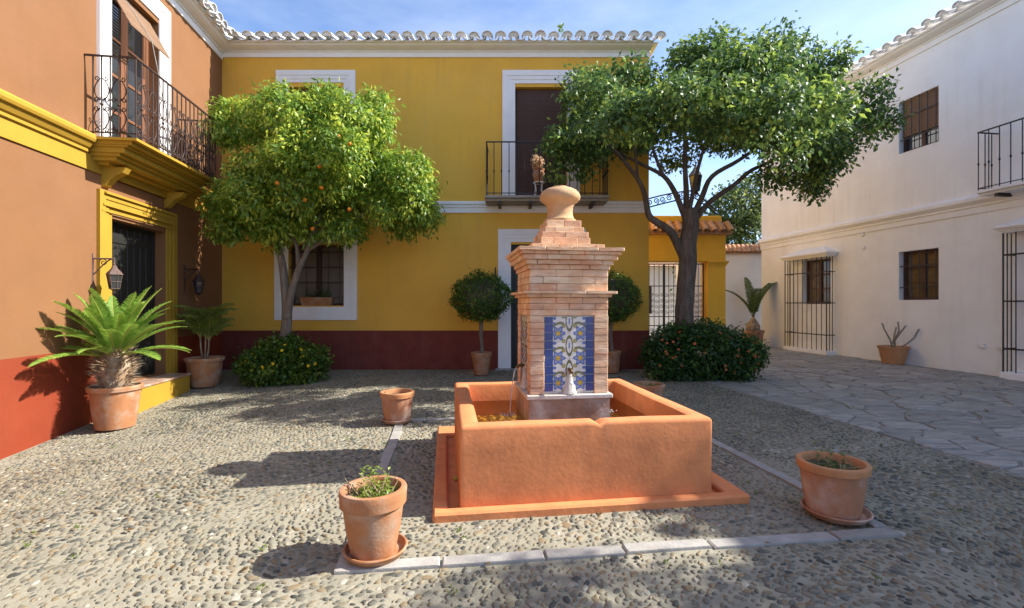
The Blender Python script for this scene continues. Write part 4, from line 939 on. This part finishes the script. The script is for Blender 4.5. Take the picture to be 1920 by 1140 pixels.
def crown(lobes, ntwig, per, ln, wd, cols, spread=.13, inner=.6, droop=.35, young=.12, mat_=None, name='crown', upw=.6, seed=1, shell=.72, outw=.5):
    r = np.random.default_rng(seed); Lc = np.array([l[:3] for l in lobes]); Lr = np.array([l[3:6] for l in lobes])
    wgt = np.prod(Lr, axis=1)**(2/3); wgt /= wgt.sum(); T = []; TO = []
    while len(T) < ntwig:
        i = r.choice(len(lobes), 400, p=wgt); d = unit_(r.normal(size=(400, 3))); rad = shell+(1.02-shell)*r.random(400)**.6
        nn = np.array([noise.noise(Vector(x*2.3)+Vector((j*7., 0, 0))) for x, j in zip(d, i)]); rad = rad*(1+.22*nn)
        p = Lc[i]+d*Lr[i]*rad[:, None]; q = np.min(np.linalg.norm((p[:, None]-Lc[None])/Lr[None], axis=2), axis=1); keep = q > inner
        T += list(p[keep]); TO += list(unit_(d[keep]/Lr[i][keep]))
    T = np.array(T[:ntwig]); TO = np.array(TO[:ntwig]); n = ntwig*per
    tw = np.repeat(np.arange(ntwig), per); C = T[tw]+r.normal(0, spread*.5, (n, 3)); O_ = TO[tw]
    D = unit_(O_*.55+r.normal(0, .6, (n, 3))+np.array([0, 0, -droop])); Nn = unit_(O_*outw+np.array([0, 0, upw])+r.normal(0, .35, (n, 3)))
    base = np.array(cols[0]); alt = np.array(cols[1]); yg = np.array(cols[2]); f = r.random(n)[:, None]; tf = np.repeat(r.random(ntwig), per)[:, None]
    col = base*(1-f*.6)+alt*f*.6; col = np.where(tf > 1-young, yg*(.75+.5*f), col)*(.8+.4*np.repeat(r.random(ntwig), per)[:, None])
    return leaf_mesh(name, C, D, Nn, ln*r.uniform(.7, 1.25, n), wd*r.uniform(.75, 1.2, n), col, mat_ or M['leaf'], .12)
def lobes_px(L_): return [(*at(u, v, Y), ru/F*Y, (dr or (ru+rv)/2/F*Y*.9), rv/F*Y) for (u, v, Y, ru, rv, dr) in L_]
def limbs(b, segs, n=8):
    for pts, r0, r1 in segs:
        P = [at(*p) for p in pts]; Q = []                  # Catmull-Rom smoothing
        for i in range(len(P)-1):
            p0, p1, p2, p3 = P[max(i-1, 0)], P[i], P[i+1], P[min(i+2, len(P)-1)]
            for t in (0, .25, .5, .75):
                Q.append(.5*((2*p1)+(p2-p0)*t+(2*p0-5*p1+4*p2-p3)*t*t+(3*p1-p0-3*p2+p3)*t**3))
        Q.append(P[-1]); m_ = len(Q); Q = [q+Vector(noise.noise_vector(q*2.5))*r0*.3*(0 if i == 0 else 1) for i, q in enumerate(Q)]
        b.tube(Q, [r0+(r1-r0)*i/(m_-1) for i in range(m_)], n)
    return b
# --- orange tree
ot = empty('orange_tree', (at(533, 700, 8.55).x, 8.55, 0), 0, 'dense bright green orange tree with a few oranges beside the yellow house', 'tree')
def childto(o, par): o.parent = par; o.matrix_parent_inverse = Matrix.Translation(-par.location); return o
lob = lobes_px([(472,285,8.45,72,92,0),(560,238,8.4,92,84,0),(545,345,8.1,112,92,0),(702,262,8.5,72,88,0),(742,362,8.35,78,92,0),(465,385,8.35,62,78,0),(630,395,8.3,95,62,0),(640,300,8.05,108,110,0),(625,300,9.0,150,125,.55),(790,385,8.5,32,55,0),(520,420,8.4,62,50,0),(440,238,8.5,42,50,0),(640,215,8.4,60,45,0)])
me = crown(sublobes([(*l[:3], l[3]*.9, l[4], l[5]*.93) for l in lob], 10, .2, .42, 2), 6000, 9, .10, .021, [(.12,.225,.03),(.21,.335,.048),(.42,.51,.07)], seed=3, spread=.13, young=.3, droop=.7, inner=.62, shell=.7); childto(link('crown', me), ot)
b = limbs(MB(), [([(533,705,8.55),(535,640,8.55),(538,570,8.55),(532,520,8.55),(522,470,8.55),(495,440,8.5),(465,405,8.45)], .115, .035), ([(537,600,8.55),(546,550,8.5),(562,500,8.45),(578,460,8.45),(600,400,8.4)], .085, .03), ([(560,500,8.47),(556,465,8.5),(545,400,8.4)], .05, .02), ([(575,470,8.45),(640,430,8.4),(700,390,8.4)], .035, .015), ([(524,480,8.55),(540,420,8.5),(560,330,8.4)], .045, .015)])
childto(b.build('trunk', M['bark'], None, True), ot)
fm = MB().lathe([(0,-1),(.38,-.92),(.71,-.7),(.92,-.38),(1,0),(.92,.38),(.71,.7),(.38,.92),(0,1)], 12).mesh('orange', M['fruit'], True)
for (u, v) in ((525,247),(635,256),(655,270),(599,312),(603,352),(520,343),(572,375),(655,393),(586,429)):
    o = link('orange', fm, None); q = at(u, v, 7.2)
    for Yt in np.linspace(7.2, 8.6, 60):               # sink to just inside the crown's surface
        q = at(u, v, Yt)
        if min((Vector(((q.x-l[0])/l[3], (q.y-l[1])/l[4], (q.z-l[2])/l[5]))).length for l in lob) < 1.0: break
    o.location = q; o.scale = (.032,)*3; childto(o, ot)
# --- big dark evergreen tree
et = empty('evergreen_tree', (at(1285, 700, 8.9).x, 8.9, 0), 0, 'large spreading dark green evergreen tree rising from the orange-flowered shrub', 'tree')
lob = lobes_px([(1085,228,8.65,66,66,0),(1045,292,8.5,36,48,0),(1150,172,8.8,92,76,0),(1255,150,8.9,100,80,0),(1325,118,9,86,54,0),(1330,220,8.9,112,72,0),(1465,112,9,100,58,0),(1560,165,8.9,98,72,0),(1597,232,8.8,86,84,0),(1500,262,8.75,112,74,0),(1535,335,8.8,40,46,0),(1420,215,9.1,104,86,0),(1165,255,9,72,46,0),(1320,230,10,120,90,0),(1455,330,8.8,36,22,0),(1090,300,8.7,22,40,0),(1360,180,7.3,110,70,.7),(1510,205,7.4,120,80,.8),(1150,205,7.6,90,60,.6),(1420,150,7.0,90,55,.6),(1330,195,6.3,115,62,.7),(1470,225,6.2,105,66,.7),(1195,225,6.6,66,42,.5),(1430,190,10.5,140,90,.8),(1290,180,10.3,70,60,.6)])
me = crown(sublobes([(*l[:3], l[3]*.9, l[4]*.9, l[5]*.92) for l in lob], 9, .22, .44, 6), 7600, 8, .10, .027, [(.07,.14,.04),(.115,.21,.055),(.26,.37,.07)], seed=5, spread=.16, young=.22, droop=.35, mat_=M['leafg'], shell=.4, inner=.4); childto(link('crown', me), et)
b = limbs(MB(), [([(1285,712,8.9),(1284,640,8.9),(1284,560,8.9),(1287,480,8.9),(1293,425,8.9),(1292,392,8.9)], .175, .15), ([(1283,490,8.9),(1262,440,8.85),(1232,418,8.8),(1216,405,8.8),(1212,375,8.8),(1196,335,8.8),(1160,290,8.8),(1110,255,8.7)], .085, .025),
  ([(1288,420,8.9),(1268,365,8.9),(1243,330,8.9),(1205,308,8.9),(1165,290,8.9)], .06, .02), ([(1288,410,8.9),(1286,350,8.95),(1285,290,8.95),(1280,200,8.95),(1270,140,8.95)], .06, .02), ([(1296,415,8.9),(1315,370,8.85),(1335,330,8.85),(1385,300,8.8),(1440,265,8.8),(1500,230,8.8)], .06, .02),
  ([(1298,420,8.9),(1330,380,8.95),(1375,348,9),(1410,320,9),(1470,290,9),(1540,240,8.9)], .06, .02), ([(1292,400,8.9),(1305,330,9.0),(1325,260,9.0),(1340,180,9)], .045, .015), ([(1243,330,8.9),(1225,280,8.9),(1215,220,8.9),(1200,160,8.9)], .035, .012), ([(1420,275,8.8),(1450,200,8.9),(1470,130,9)], .03, .012), ([(1196,335,8.8),(1190,280,8.8),(1175,200,8.8)], .03, .012), ([(1540,240,8.9),(1545,290,8.85),(1538,345,8.8)], .018, .008), ([(1110,255,8.7),(1070,270,8.6),(1048,310,8.5)], .02, .008)], 10)
childto(b.build('trunk', M['bark2'], None, True), et)
# --- another tree standing on the paving, just out of the picture, whose dappled shade reaches the cobbles
st_ = empty('courtyard_tree', (6.7, 1.5, 0), 0, 'evergreen tree standing on the flagstones close to the white house', 'tree')
childto(link('crown', crown(sublobes([(6.95, 2.25, 5.2, 1.0, .72, .8), (6.3, 1.6, 5.0, .8, .7, .6), (7.2, 1.4, 5.3, .8, .8, .7), (7.6, 2.4, 5.0, .7, .6, .6)], 9, .25, .45, 14), 1900, 8, .10, .027, [(.055,.115,.032),(.09,.175,.045),(.21,.31,.06)], seed=15, spread=.17, mat_=M['leafg'], shell=.4, inner=.4)), st_)
b = MB(); b.tube([(6.7, 1.5, -.02), (6.75, 1.5, 1.5), (6.7, 1.45, 3), (6.7, 1.4, 4.2), (6.7, 1.4, 5)], [.15, .12, .11, .09, .04], 10); b.tube([(6.7, 1.42, 3.6), (6.4, 1.1, 4.4), (6.2, .9, 5)], [.06, .04, .02], 8); b.tube([(6.7, 1.42, 3.7), (7, 1.1, 4.5), (7.2, .9, 5.2)], [.06, .04, .02], 8); childto(b.build('trunk', M['bark2'], None, True), st_)
# --- tree beyond the garden wall
bt = empty('background_tree', (9.6, 20, -.3), 0, 'pale green leafy tree beyond the garden wall', 'tree')
lob = lobes_px([(1385,395,20,52,42,0),(1405,440,20,50,45,0),(1360,445,20,40,40,0),(1330,510,20,45,50,0),(1420,370,20.5,45,40,0)])
childto(link('crown', crown(lob, 1500, 8, .17, .05, [(.07,.12,.03),(.11,.16,.05),(.22,.27,.08)], seed=9, spread=.4, young=.2)), bt)
b = limbs(MB(), [([(1387,600,20),(1386,500,20),(1390,420,20)], .16, .05), ([(1386,490,20),(1350,470,20),(1330,500,20)], .07, .02)]); childto(b.build('trunk', M['bark'], None, True), bt)
# --- topiaries
def topiary(P, ht, rx, rz, label, seed):
    e = empty('topiary', (P[0], P[1], P[2]+.38), 0, label, 'topiary')
    c = (0, 0, ht-.38-P[2]); o = link('crown', crown([(c[0], c[1], c[2], rx, rx, rz)], 1900, 5, .04, .012, [(.04,.095,.012),(.065,.14,.018),(.16,.27,.03)], seed=seed, spread=.06, young=.22, shell=.86, inner=.7, upw=.3, droop=.1, outw=1.0), e)
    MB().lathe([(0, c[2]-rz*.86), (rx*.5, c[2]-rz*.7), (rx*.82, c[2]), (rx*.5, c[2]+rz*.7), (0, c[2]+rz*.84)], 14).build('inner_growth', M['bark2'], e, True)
    MB().tube([(0, 0, -.02), (.012, .0, .15), (-.008, .01, .35), (0, 0, c[2]-rz*.6), (0, 0, c[2]+.1)], [.045, .036, .036, .042, .03], 9).build('stem', M['bark'], e, True)
    for k in range(3): a = k*2.1; MB().tube([(0, 0, c[2]-rz*1.05), (rx*.5*math.cos(a), rx*.5*math.sin(a), c[2]-rz*.3)], [.025, .012], 6).build('branch', M['bark'], e, True)
topiary(PT1, CH+13/F*9.05, .535, .43, 'round clipped topiary on a bare stem left of the white door frame, wholly in view', 11)
topiary(PT2, CH+12/F*9.35, .52, .46, 'round clipped topiary partly hidden behind the brick pillar', 12)
# --- flowering shrubs
def shrub(name, lobes, label, cols, fmat, nfl, seed, ln, ntw, base):
    e = empty(name, base, 0, label, 'shrub'); L_ = [(*l[:2], l[2]-.03, l[3]*.86, l[4]*.86, l[5]*.86) for l in lobes_px(lobes)]; SL = sublobes(L_, 10, .2, .42, seed)
    childto(link('foliage', crown(SL+L_, ntw, 7, ln, ln*.3, cols, seed=seed, spread=.12, young=.2, shell=.6, inner=.5, droop=.15)), e)
    r_ = random.Random(seed); b = MB()
    for k in range(22):
        a = r_.uniform(0, 6.28); l = r_.choice(L_); tip = Vector((l[0]+l[3]*.7*math.cos(a), l[1]+l[4]*.7*math.sin(a), l[2]+l[5]*r_.uniform(-.2, .6))); bs_ = Vector((base[0]+.15*math.cos(a), base[1]+.15*math.sin(a), -.02)); b.tube([bs_, bs_.lerp(tip, .5)+Vector((0, 0, .08)), tip], [.012, .008, .004], 5)
    childto(b.build('stems', M['bark2'], None), e)
    fl = MB()
    for k in range(9):
        a = k*2.4; rr = .6 if k else 0; q = (rr*math.cos(a), rr*math.sin(a), .35-.3*rr); fl.lathe([(0,-.3),(.38,.05),(.3,.22),(0,.26)], 6, q)
    fme = fl.mesh('flower', fmat, True); n = 0
    while n < nfl:
        l = r_.choice(L_); d = Vector((r_.gauss(0, 1), r_.gauss(-.7, .8), r_.gauss(.25, .8))).normalized(); p = Vector((l[0]+d.x*l[3], l[1]+d.y*l[4], l[2]+d.z*l[5]))*1.0
        if p.z < .08 or min(Vector(((p.x-k[0])/k[3], (p.y-k[1])/k[4], (p.z-k[2])/k[5])).length for k in L_) < .93: continue
        o = link('flower', fme, None); s = r_.uniform(.022, .036); o.location = p; o.scale = (s, s, s); o.rotation_euler = d.to_track_quat('Z', 'Y').to_euler(); childto(o, e); n += 1
shrub('yellow_lantana', [(532,672,8.45,62,42,.5),(490,685,8.4,42,34,.4),(580,680,8.5,38,34,.4),(532,655,8.6,48,30,.4)], 'rounded green shrub dotted with yellow flowers under the orange tree', [(.055,.12,.018),(.085,.165,.025),(.18,.28,.035)], M['yflower'], 34, 21, .075, 1500, (-4.1, 8.45, 0))
shrub('orange_lantana', [(1310,655,8.75,84,56,.7),(1250,662,8.7,42,50,.5),(1385,665,8.75,42,46,.5),(1300,628,8.9,72,30,.5),(1350,690,8.6,60,32,.4),(1260,690,8.6,45,30,.4)], 'wide dark green shrub with small orange flowers around the big tree trunk', [(.035,.09,.02),(.055,.125,.027),(.10,.19,.03)], M['oflower'], 44, 22, .075, 2600, (3.4, 8.8, 0))
# --- palms
def frond(name, L_, arch, n, leaflet, lw, cols, seed, up=.5, tipdrop=0., vee=.55):
    """feather leaf along +x rising then arching; returns mesh"""
    r = np.random.default_rng(seed); ts = np.linspace(0, 1, 14); sp = []
    x = z = 0; a = up
    for t in ts: 
        sp.append((x, 0, z)); x += L_/13*math.cos(a); z += L_/13*math.sin(a); a -= arch/13*(.5+t)
    b = MB(); b.tube(sp, [.012*(1-t)+.003 for t in ts], 5); rv = len(b.v)
    me0v, me0f = b.v, b.f; cols_ = [(cols[2])]*rv
    sp = np.array(sp)
    for i in range(n):
        t = .12+.87*i/(n-1); k = min(12, int(t*13)); f = t*13-k; p = sp[k]*(1-f)+sp[k+1]*f; d = sp[k+1]-sp[k]; d /= np.linalg.norm(d); up_ = np.array([-d[2], 0, d[0]])
        for sy in (-1, 1):
            ll = leaflet*(math.sin(math.pi*min(1, .12+t*.9))**.55)*r.uniform(.9, 1.08); dirn = d*.55+np.array([0, sy*.85, 0])+up_*vee*.5; dirn += r.normal(0, .04, 3); dirn /= np.linalg.norm(dirn)
            m_ = p+dirn*ll*.55; e = p+dirn*ll+np.array([0, 0, -.12*ll-tipdrop*ll]); wv = d*lw
            n0 = len(me0v); me0v += [tuple(p-wv*.6), tuple(p+wv*.6), tuple(m_+wv), tuple(m_-wv), tuple(e)]; me0f += [(n0, n0+1, n0+2, n0+3), (n0+3, n0+2, n0+4)]
            c = np.array(cols[0])+(np.array(cols[1])-np.array(cols[0]))*r.random(); cols_ += [tuple(c)]*5
    me = bpy.data.meshes.new(name); me.from_pydata(me0v, [], me0f); ca = me.color_attributes.new('col', 'FLOAT_COLOR', 'POINT'); arr = np.ones((len(me0v), 4), np.float32); arr[:, :3] = np.array(cols_, np.float32); ca.data.foreach_set('color', arr.reshape(-1)); me.materials.append(M['leafg']); return me
SC = [(.14,.27,.04),(.22,.37,.055),(.42,.45,.10)]
sg = empty('sago_palm', (PS[0], PS[1], PS[2]+.47), 0, 'sago palm with stiff feathery fronds and shaggy trunk before the orange wall', 'palm')
b = MB(); b.lathe([(.10,0),(.15,.06),(.165,.2),(.15,.36),(.11,.46),(.04,.52),(0,.53)], 16); b.build('trunk', M['husk'], sg, True)
b = MB(); r_ = random.Random(4)
for k in range(430):
    a = r_.uniform(0, 6.28); z = r_.uniform(.02, .5); rr = .10+.07*math.sin(min(1, z/.5)*2.6); d = Vector((math.cos(a), math.sin(a), r_.uniform(-.1, .8)+(z-.25)*1.4)).normalized(); p = Vector((rr*math.cos(a), rr*math.sin(a), z)); s = Vector((-math.sin(a), math.cos(a), 0))*.009; l = r_.uniform(.06, .15)
    b.add([p-s, p+s, p+d*l+Vector((0, 0, .01)), p+Vector((0, 0, .012))], [(0,1,2),(1,3,2),(3,0,2)])
o = b.build('leaf_bases', M['husk'], sg); o['kind'] = 'stuff'
fms = [frond('frond', .90, ar_, 66, .15, .0078, SC, s, up=u_) for s, u_, ar_ in ((1, 1.38, .5), (2, 1.08, .75), (3, .78, .9), (4, .36, .85))]
for k in range(44):
    ring_ = 0 if k < 10 else 1 if k < 23 else 2 if k < 35 else 3
    o = link('frond', fms[ring_], sg); a = k*2.39996+.3; o.location = (.05*math.cos(a), .05*math.sin(a), .50-.03*ring_); s = r_.uniform(.80, 1.0); o.scale = (s, s, s); o.rotation_euler = (r_.uniform(-.15, .15), r_.uniform(-.12, .12), a)
AC = [(.13,.19,.035),(.24,.30,.06),(.38,.34,.11)]
ap = empty('slender_palm', (PA[0], PA[1], PA[2]+.45), 0, 'slender potted palm with thin stems beside the orange house corner', 'palm')
afm = [frond('frond', .70, 1.5, 30, .22, .010, AC, s, up=1.1, tipdrop=.35, vee=.3) for s in (7, 8)]
for k, (dx, dy, hh) in enumerate(((.0, .02, .55), (-.06, -.03, .42), (.05, .04, .36))):
    MB().tube([(dx*.4, dy*.4, -.03), (dx*.8, dy, hh*.5), (dx, dy, hh)], [.02, .014, .012], 7).build('stem', M['husk'], ap, True)
    for j in range(8):
        o = link('frond', afm[j % 2], ap); a = j*2.4+k; o.location = (dx, dy, hh-.02); o.rotation_euler = (0, r_.uniform(-.3, .15), a); s = r_.uniform(.7, 1.05); o.scale = (s,)*3
fp = empty('young_palm', (PF[0], PF[1], PF[2]+.47), 0, 'young palm with swollen base and a few long arching fronds by the garden wall', 'palm')
MB().lathe([(.12,-.02),(.19,.08),(.20,.18),(.14,.30),(.07,.40),(.04,.46),(0,.47)], 14).build('trunk', M['husk'], fp, True)
ffm = [frond('frond', 1.45, ar, 60, .24, .014, [(.05,.09,.02),(.09,.14,.03),(.16,.18,.06)], 30+i, up=u_, tipdrop=.1, vee=.7) for i, (ar, u_) in enumerate(((1.3, 1.2), (.5, 1.4), (.7, 1.25)))]
for (i, a) in ((0, 2.9), (2, -.1), (1, 1.6), (2, .25), (0, 4.4)): o = link('frond', ffm[i], fp); o.location = (0, 0, .42); o.rotation_euler = (0, 0, a)
# --- bare branching stems in the wall pot
bp = empty('bare_plant', (PW[0], PW[1], PW[2]+.35), 0, 'leafless branching succulent stems in the wide pot by the white wall', 'plant')
for k, pts in enumerate(([(0,0,-.03),(-.06,0,.2),(-.16,.0,.42),(-.2,0,.56)], [(0.02,0,-.03),(.03,0,.2),(.10,0,.4),(.08,0,.6)], [(.03,0,.2),(.16,-.03,.42),(.22,-.03,.52)], [(.05,0,-.03),(.22,.0,.10),(.36,0,.25),(.44,0,.45)], [(.0,.02,.1),(.02,.1,.3),(.05,.12,.48)])):
    c = Vector((SA*1., -CA*1., 0)); P = [Vector((0, 0, z))+Vector((.75, -.66, 0))*x*1.0+Vector((.66, .75, 0))*y*.2 for x, y, z in pts]
    MB().tube(P, [.022, .018, .016, .02][:len(P)], 7).build('stem', M['succ'], bp, True)
# --- sprouts and twigs in the courtyard pots
def sprouts(name, P, h, R, label, nt, ng, seed, lc, hgt=.16, dead=.5):
    e = empty(name, (P[0], P[1], P[2]+h), 0, label, 'plant'); r_ = random.Random(seed)
    for k in range(nt):
        a = r_.uniform(0, 6.28); rr = R*r_.uniform(.1, .75); p = Vector((rr*math.cos(a), rr*math.sin(a), -.05)); d = Vector((r_.gauss(0, dead), r_.gauss(0, dead), 1)).normalized(); l = r_.uniform(.4, 1)*hgt
        MB().tube([p, p+d*l*.5+Vector((r_.uniform(-.01, .01), 0, 0)), p+d*l+Vector((r_.uniform(-.03, .03), r_.uniform(-.03, .03), 0))], [.0035, .0028, .0015], 5).build('twig', M['dry'], e)
    rg = np.random.default_rng(seed); C, D = [], []
    for k in range(ng):
        a = r_.uniform(0, 6.28); rr = R*r_.uniform(.1, .85); bse = np.array([rr*math.cos(a), rr*math.sin(a), -.045]); tall = r_.random() < .22; n_ = 14 if tall else 6
        for j in range(n_):
            C.append(bse+np.array([r_.gauss(0, .008), r_.gauss(0, .008), (j/n_*hgt*.85 if tall else r_.uniform(0, .02))])); D.append([r_.gauss(0, 1), r_.gauss(0, 1), .5])
    if C:
        C = np.array(C); D = unit_(np.array(D)); N_ = len(C); col = np.array(lc)*rg.uniform(.7, 1.3, (N_, 1))
        link('leaves', leaf_mesh('leaves', C, D, unit_(np.array([0, 0, 1.])+rg.normal(0, .3, (N_, 3))), np.full(N_, .028), np.full(N_, .0075), col, M['leaf']), e)
sprouts('sprouting_plant', P1, .36, .14, 'thin green sprouts and dry twigs in the clean orange pot', 16, 46, 31, (.20,.28,.04), .17, .55)
sprouts('withered_plant', P3, .34, .16, 'withered twigs and scant green lying in the chalky pot with bare rim', 16, 26, 32, (.12,.17,.04), .16, 1.3)
sprouts('sprouting_plant', P4, .33, .15, 'pale green sprouts in the pot half hidden behind the basin', 4, 16, 33, (.20,.25,.06), .2, .3)
# --- planter box in the window
pb = empty('window_planter', ((wl[0]+wl[1])/2, 9.85+.05, wl[2]+.002), 0, 'long terracotta planter on the sill of the lattice window', 'planter')
b = MB(); x0, x1 = -.33, .33
b.add([(x0+.03,-.06,0),(x1-.03,-.06,0),(x1-.03,.06,0),(x0+.03,.06,0),(x0,-.08,.17),(x1,-.08,.17),(x1,.08,.17),(x0,.08,.17),(x0+.02,-.06,.17),(x1-.02,-.06,.17),(x1-.02,.06,.17),(x0+.02,.06,.17),(x0+.03,-.05,.12),(x1-.03,-.05,.12),(x1-.03,.05,.12),(x0+.03,.05,.12)],
      [(3,2,1,0),(0,1,5,4),(1,2,6,5),(2,3,7,6),(3,0,4,7),(4,5,9,8),(5,6,10,9),(6,7,11,10),(7,4,8,11),(8,9,13,12),(9,10,14,13),(10,11,15,14),(11,8,12,15)]); b.build('box', M['terra'], pb)
MB().box(-.29, .29, -.045, .045, .115, .125).build('soil', M['soil'], pb)
e = empty('planter_greenery', ((wl[0]+wl[1])/2, 9.90, wl[2]+.12), 0, 'small leafy plants growing in the window planter', 'plant')
rg = np.random.default_rng(3); N_ = 160; C = np.stack([rg.uniform(-.28, .28, N_), rg.uniform(-.05, .05, N_), rg.uniform(0, .12, N_)*(1+rg.random(N_))], 1)
link('leaves', leaf_mesh('leaves', C, unit_(rg.normal(0, 1, (N_, 3))+np.array([0, 0, .5])), unit_(rg.normal(0, .4, (N_, 3))+np.array([0, -.4, 1])), np.full(N_, .06), np.full(N_, .018), np.array([.07,.12,.03])*rg.uniform(.7, 1.4, (N_, 1)), M['leaf']), e)
# --- urn of dried flowers on the balcony
q = at(1010, 362, 9.5); us = empty('plant_stand', (q.x, 9.5, 3.466), 0, 'slim iron plant stand on the balcony over the door', 'plant stand')
for k in range(4): a = k*math.pi/2+.6; MB().tube([(.13*math.cos(a), .13*math.sin(a), 0), (.08*math.cos(a), .08*math.sin(a), .16), (.1*math.cos(a), .1*math.sin(a), .3)], .008).build('leg', M['whitetrim'], us)
MB().lathe([(.10,.30),(.115,.30),(.115,.315),(.10,.315)], 16, closed=True).build('ring', M['whitetrim'], us)
ur = MB().lathe([(0,0),(.075,0),(.08,.02),(.11,.10),(.125,.17),(.115,.22),(.10,.24),(.12,.27),(.12,.285),(.1,.285),(.085,.25),(0,.25)], 20).build('urn', M['terra'], None, 'auto'); ur.location = (q.x, 9.5, 3.766); tag(ur, 'small terracotta urn on the balcony plant stand', 'urn')
df = empty('dried_flowers', (q.x, 9.5, 4.02), 0, 'bunch of pale dried flowers standing in the balcony urn', 'dried flowers')
b = MB(); r_ = random.Random(8); N_ = 420
for k in range(9): a = r_.uniform(0, 6.28); b.tube([(0, 0, -.02), (.07*math.cos(a), .07*math.sin(a), .12)], .004, 4)
b.build('stems', M['dry'], df)
C = rg.normal(0, 1, (N_, 3)); C = unit_(C)*rg.uniform(.3, 1, (N_, 1))*np.array([.13, .13, .13])+np.array([-.03, 0, .17])
link('flower_heads', leaf_mesh('flower_heads', C, unit_(rg.normal(0, 1, (N_, 3))), unit_(rg.normal(0, 1, (N_, 3))), np.full(N_, .06), np.full(N_, .016), np.array([.62,.46,.28])*rg.uniform(.7, 1.2, (N_, 1)), M['leaf']), df)
# --- weed on the roof
rw = empty('roof_weed', at(1052, 62, 9.45), 0, 'small green weed sprouting from the white eave tiles', 'plant'); N_ = 60
C = np.stack([rg.normal(0, .03, N_), rg.normal(0, .03, N_), rg.uniform(0, .16, N_)], 1); link('leaves', leaf_mesh('leaves', C, unit_(rg.normal(0, .6, (N_, 3))+np.array([0, 0, .7])), unit_(rg.normal(0, 1, (N_, 3))), np.full(N_, .06), np.full(N_, .014), np.array([.12,.20,.03])*rg.uniform(.7, 1.4, (N_, 1)), M['leaf']), rw)

# --- weeds between the cobbles and dry leaves on them
rg = np.random.default_rng(77)
def scatter(n, size, col, flat, name, parent):
    C = []
    while len(C) < n:
        y = rg.uniform(2.2, 9.6); x = rg.uniform(-1.08, 1.0)*y
        if x < -6.0+.1417*(9.85-y)+.1 or x > fb(y)+2.5: continue
        fx_, fy_ = tofl(x, y)
        if max(abs(fx_), abs(fy_)) < 1.12: continue
        C.append((x, y, gz(x, y)+.004))
    C = np.array(C)
    if not flat: C = np.repeat(C, 9, axis=0)+np.concatenate([rg.normal(0, .012, (n*9, 2)), np.zeros((n*9, 1))], 1)
    m = len(C); D = unit_(rg.normal(0, 1, (m, 3))*np.array([1, 1, .12 if flat else .3])+np.array([0, 0, .05 if flat else .6])); Nn = unit_(rg.normal(0, .15, (m, 3))+np.array([0, 0, 1.]))
    o = link(name, leaf_mesh(name, C, D, Nn, np.full(m, size)*rg.uniform(.6, 1.3, m), np.full(m, size*.25), np.array(col)*rg.uniform(.6, 1.4, (m, 1)), M['leaf'], .02), parent); o['kind'] = 'stuff'
scatter(110, .022, (.13,.18,.03), False, 'weeds', yard); scatter(90, .055, (.22,.14,.06), True, 'fallen_leaves', yard)

GR = {'terracotta_pot': 'terracotta pots round the courtyard', 'pot_saucer': 'saucers under the fountain pots', 'wall_lantern': 'lanterns on the house walls', 'topiary': 'clipped topiaries by the door',
      'wooden_blind': 'slatted blinds in the windows', 'junction_box': 'boxes low on the white wall', 'sprouting_plant': 'sprouts in the fountain pots'}
for o in bpy.data.objects:
    k = o.name.split('.')[0]
    if o.parent is None and k in GR: o['group'] = GR[k]
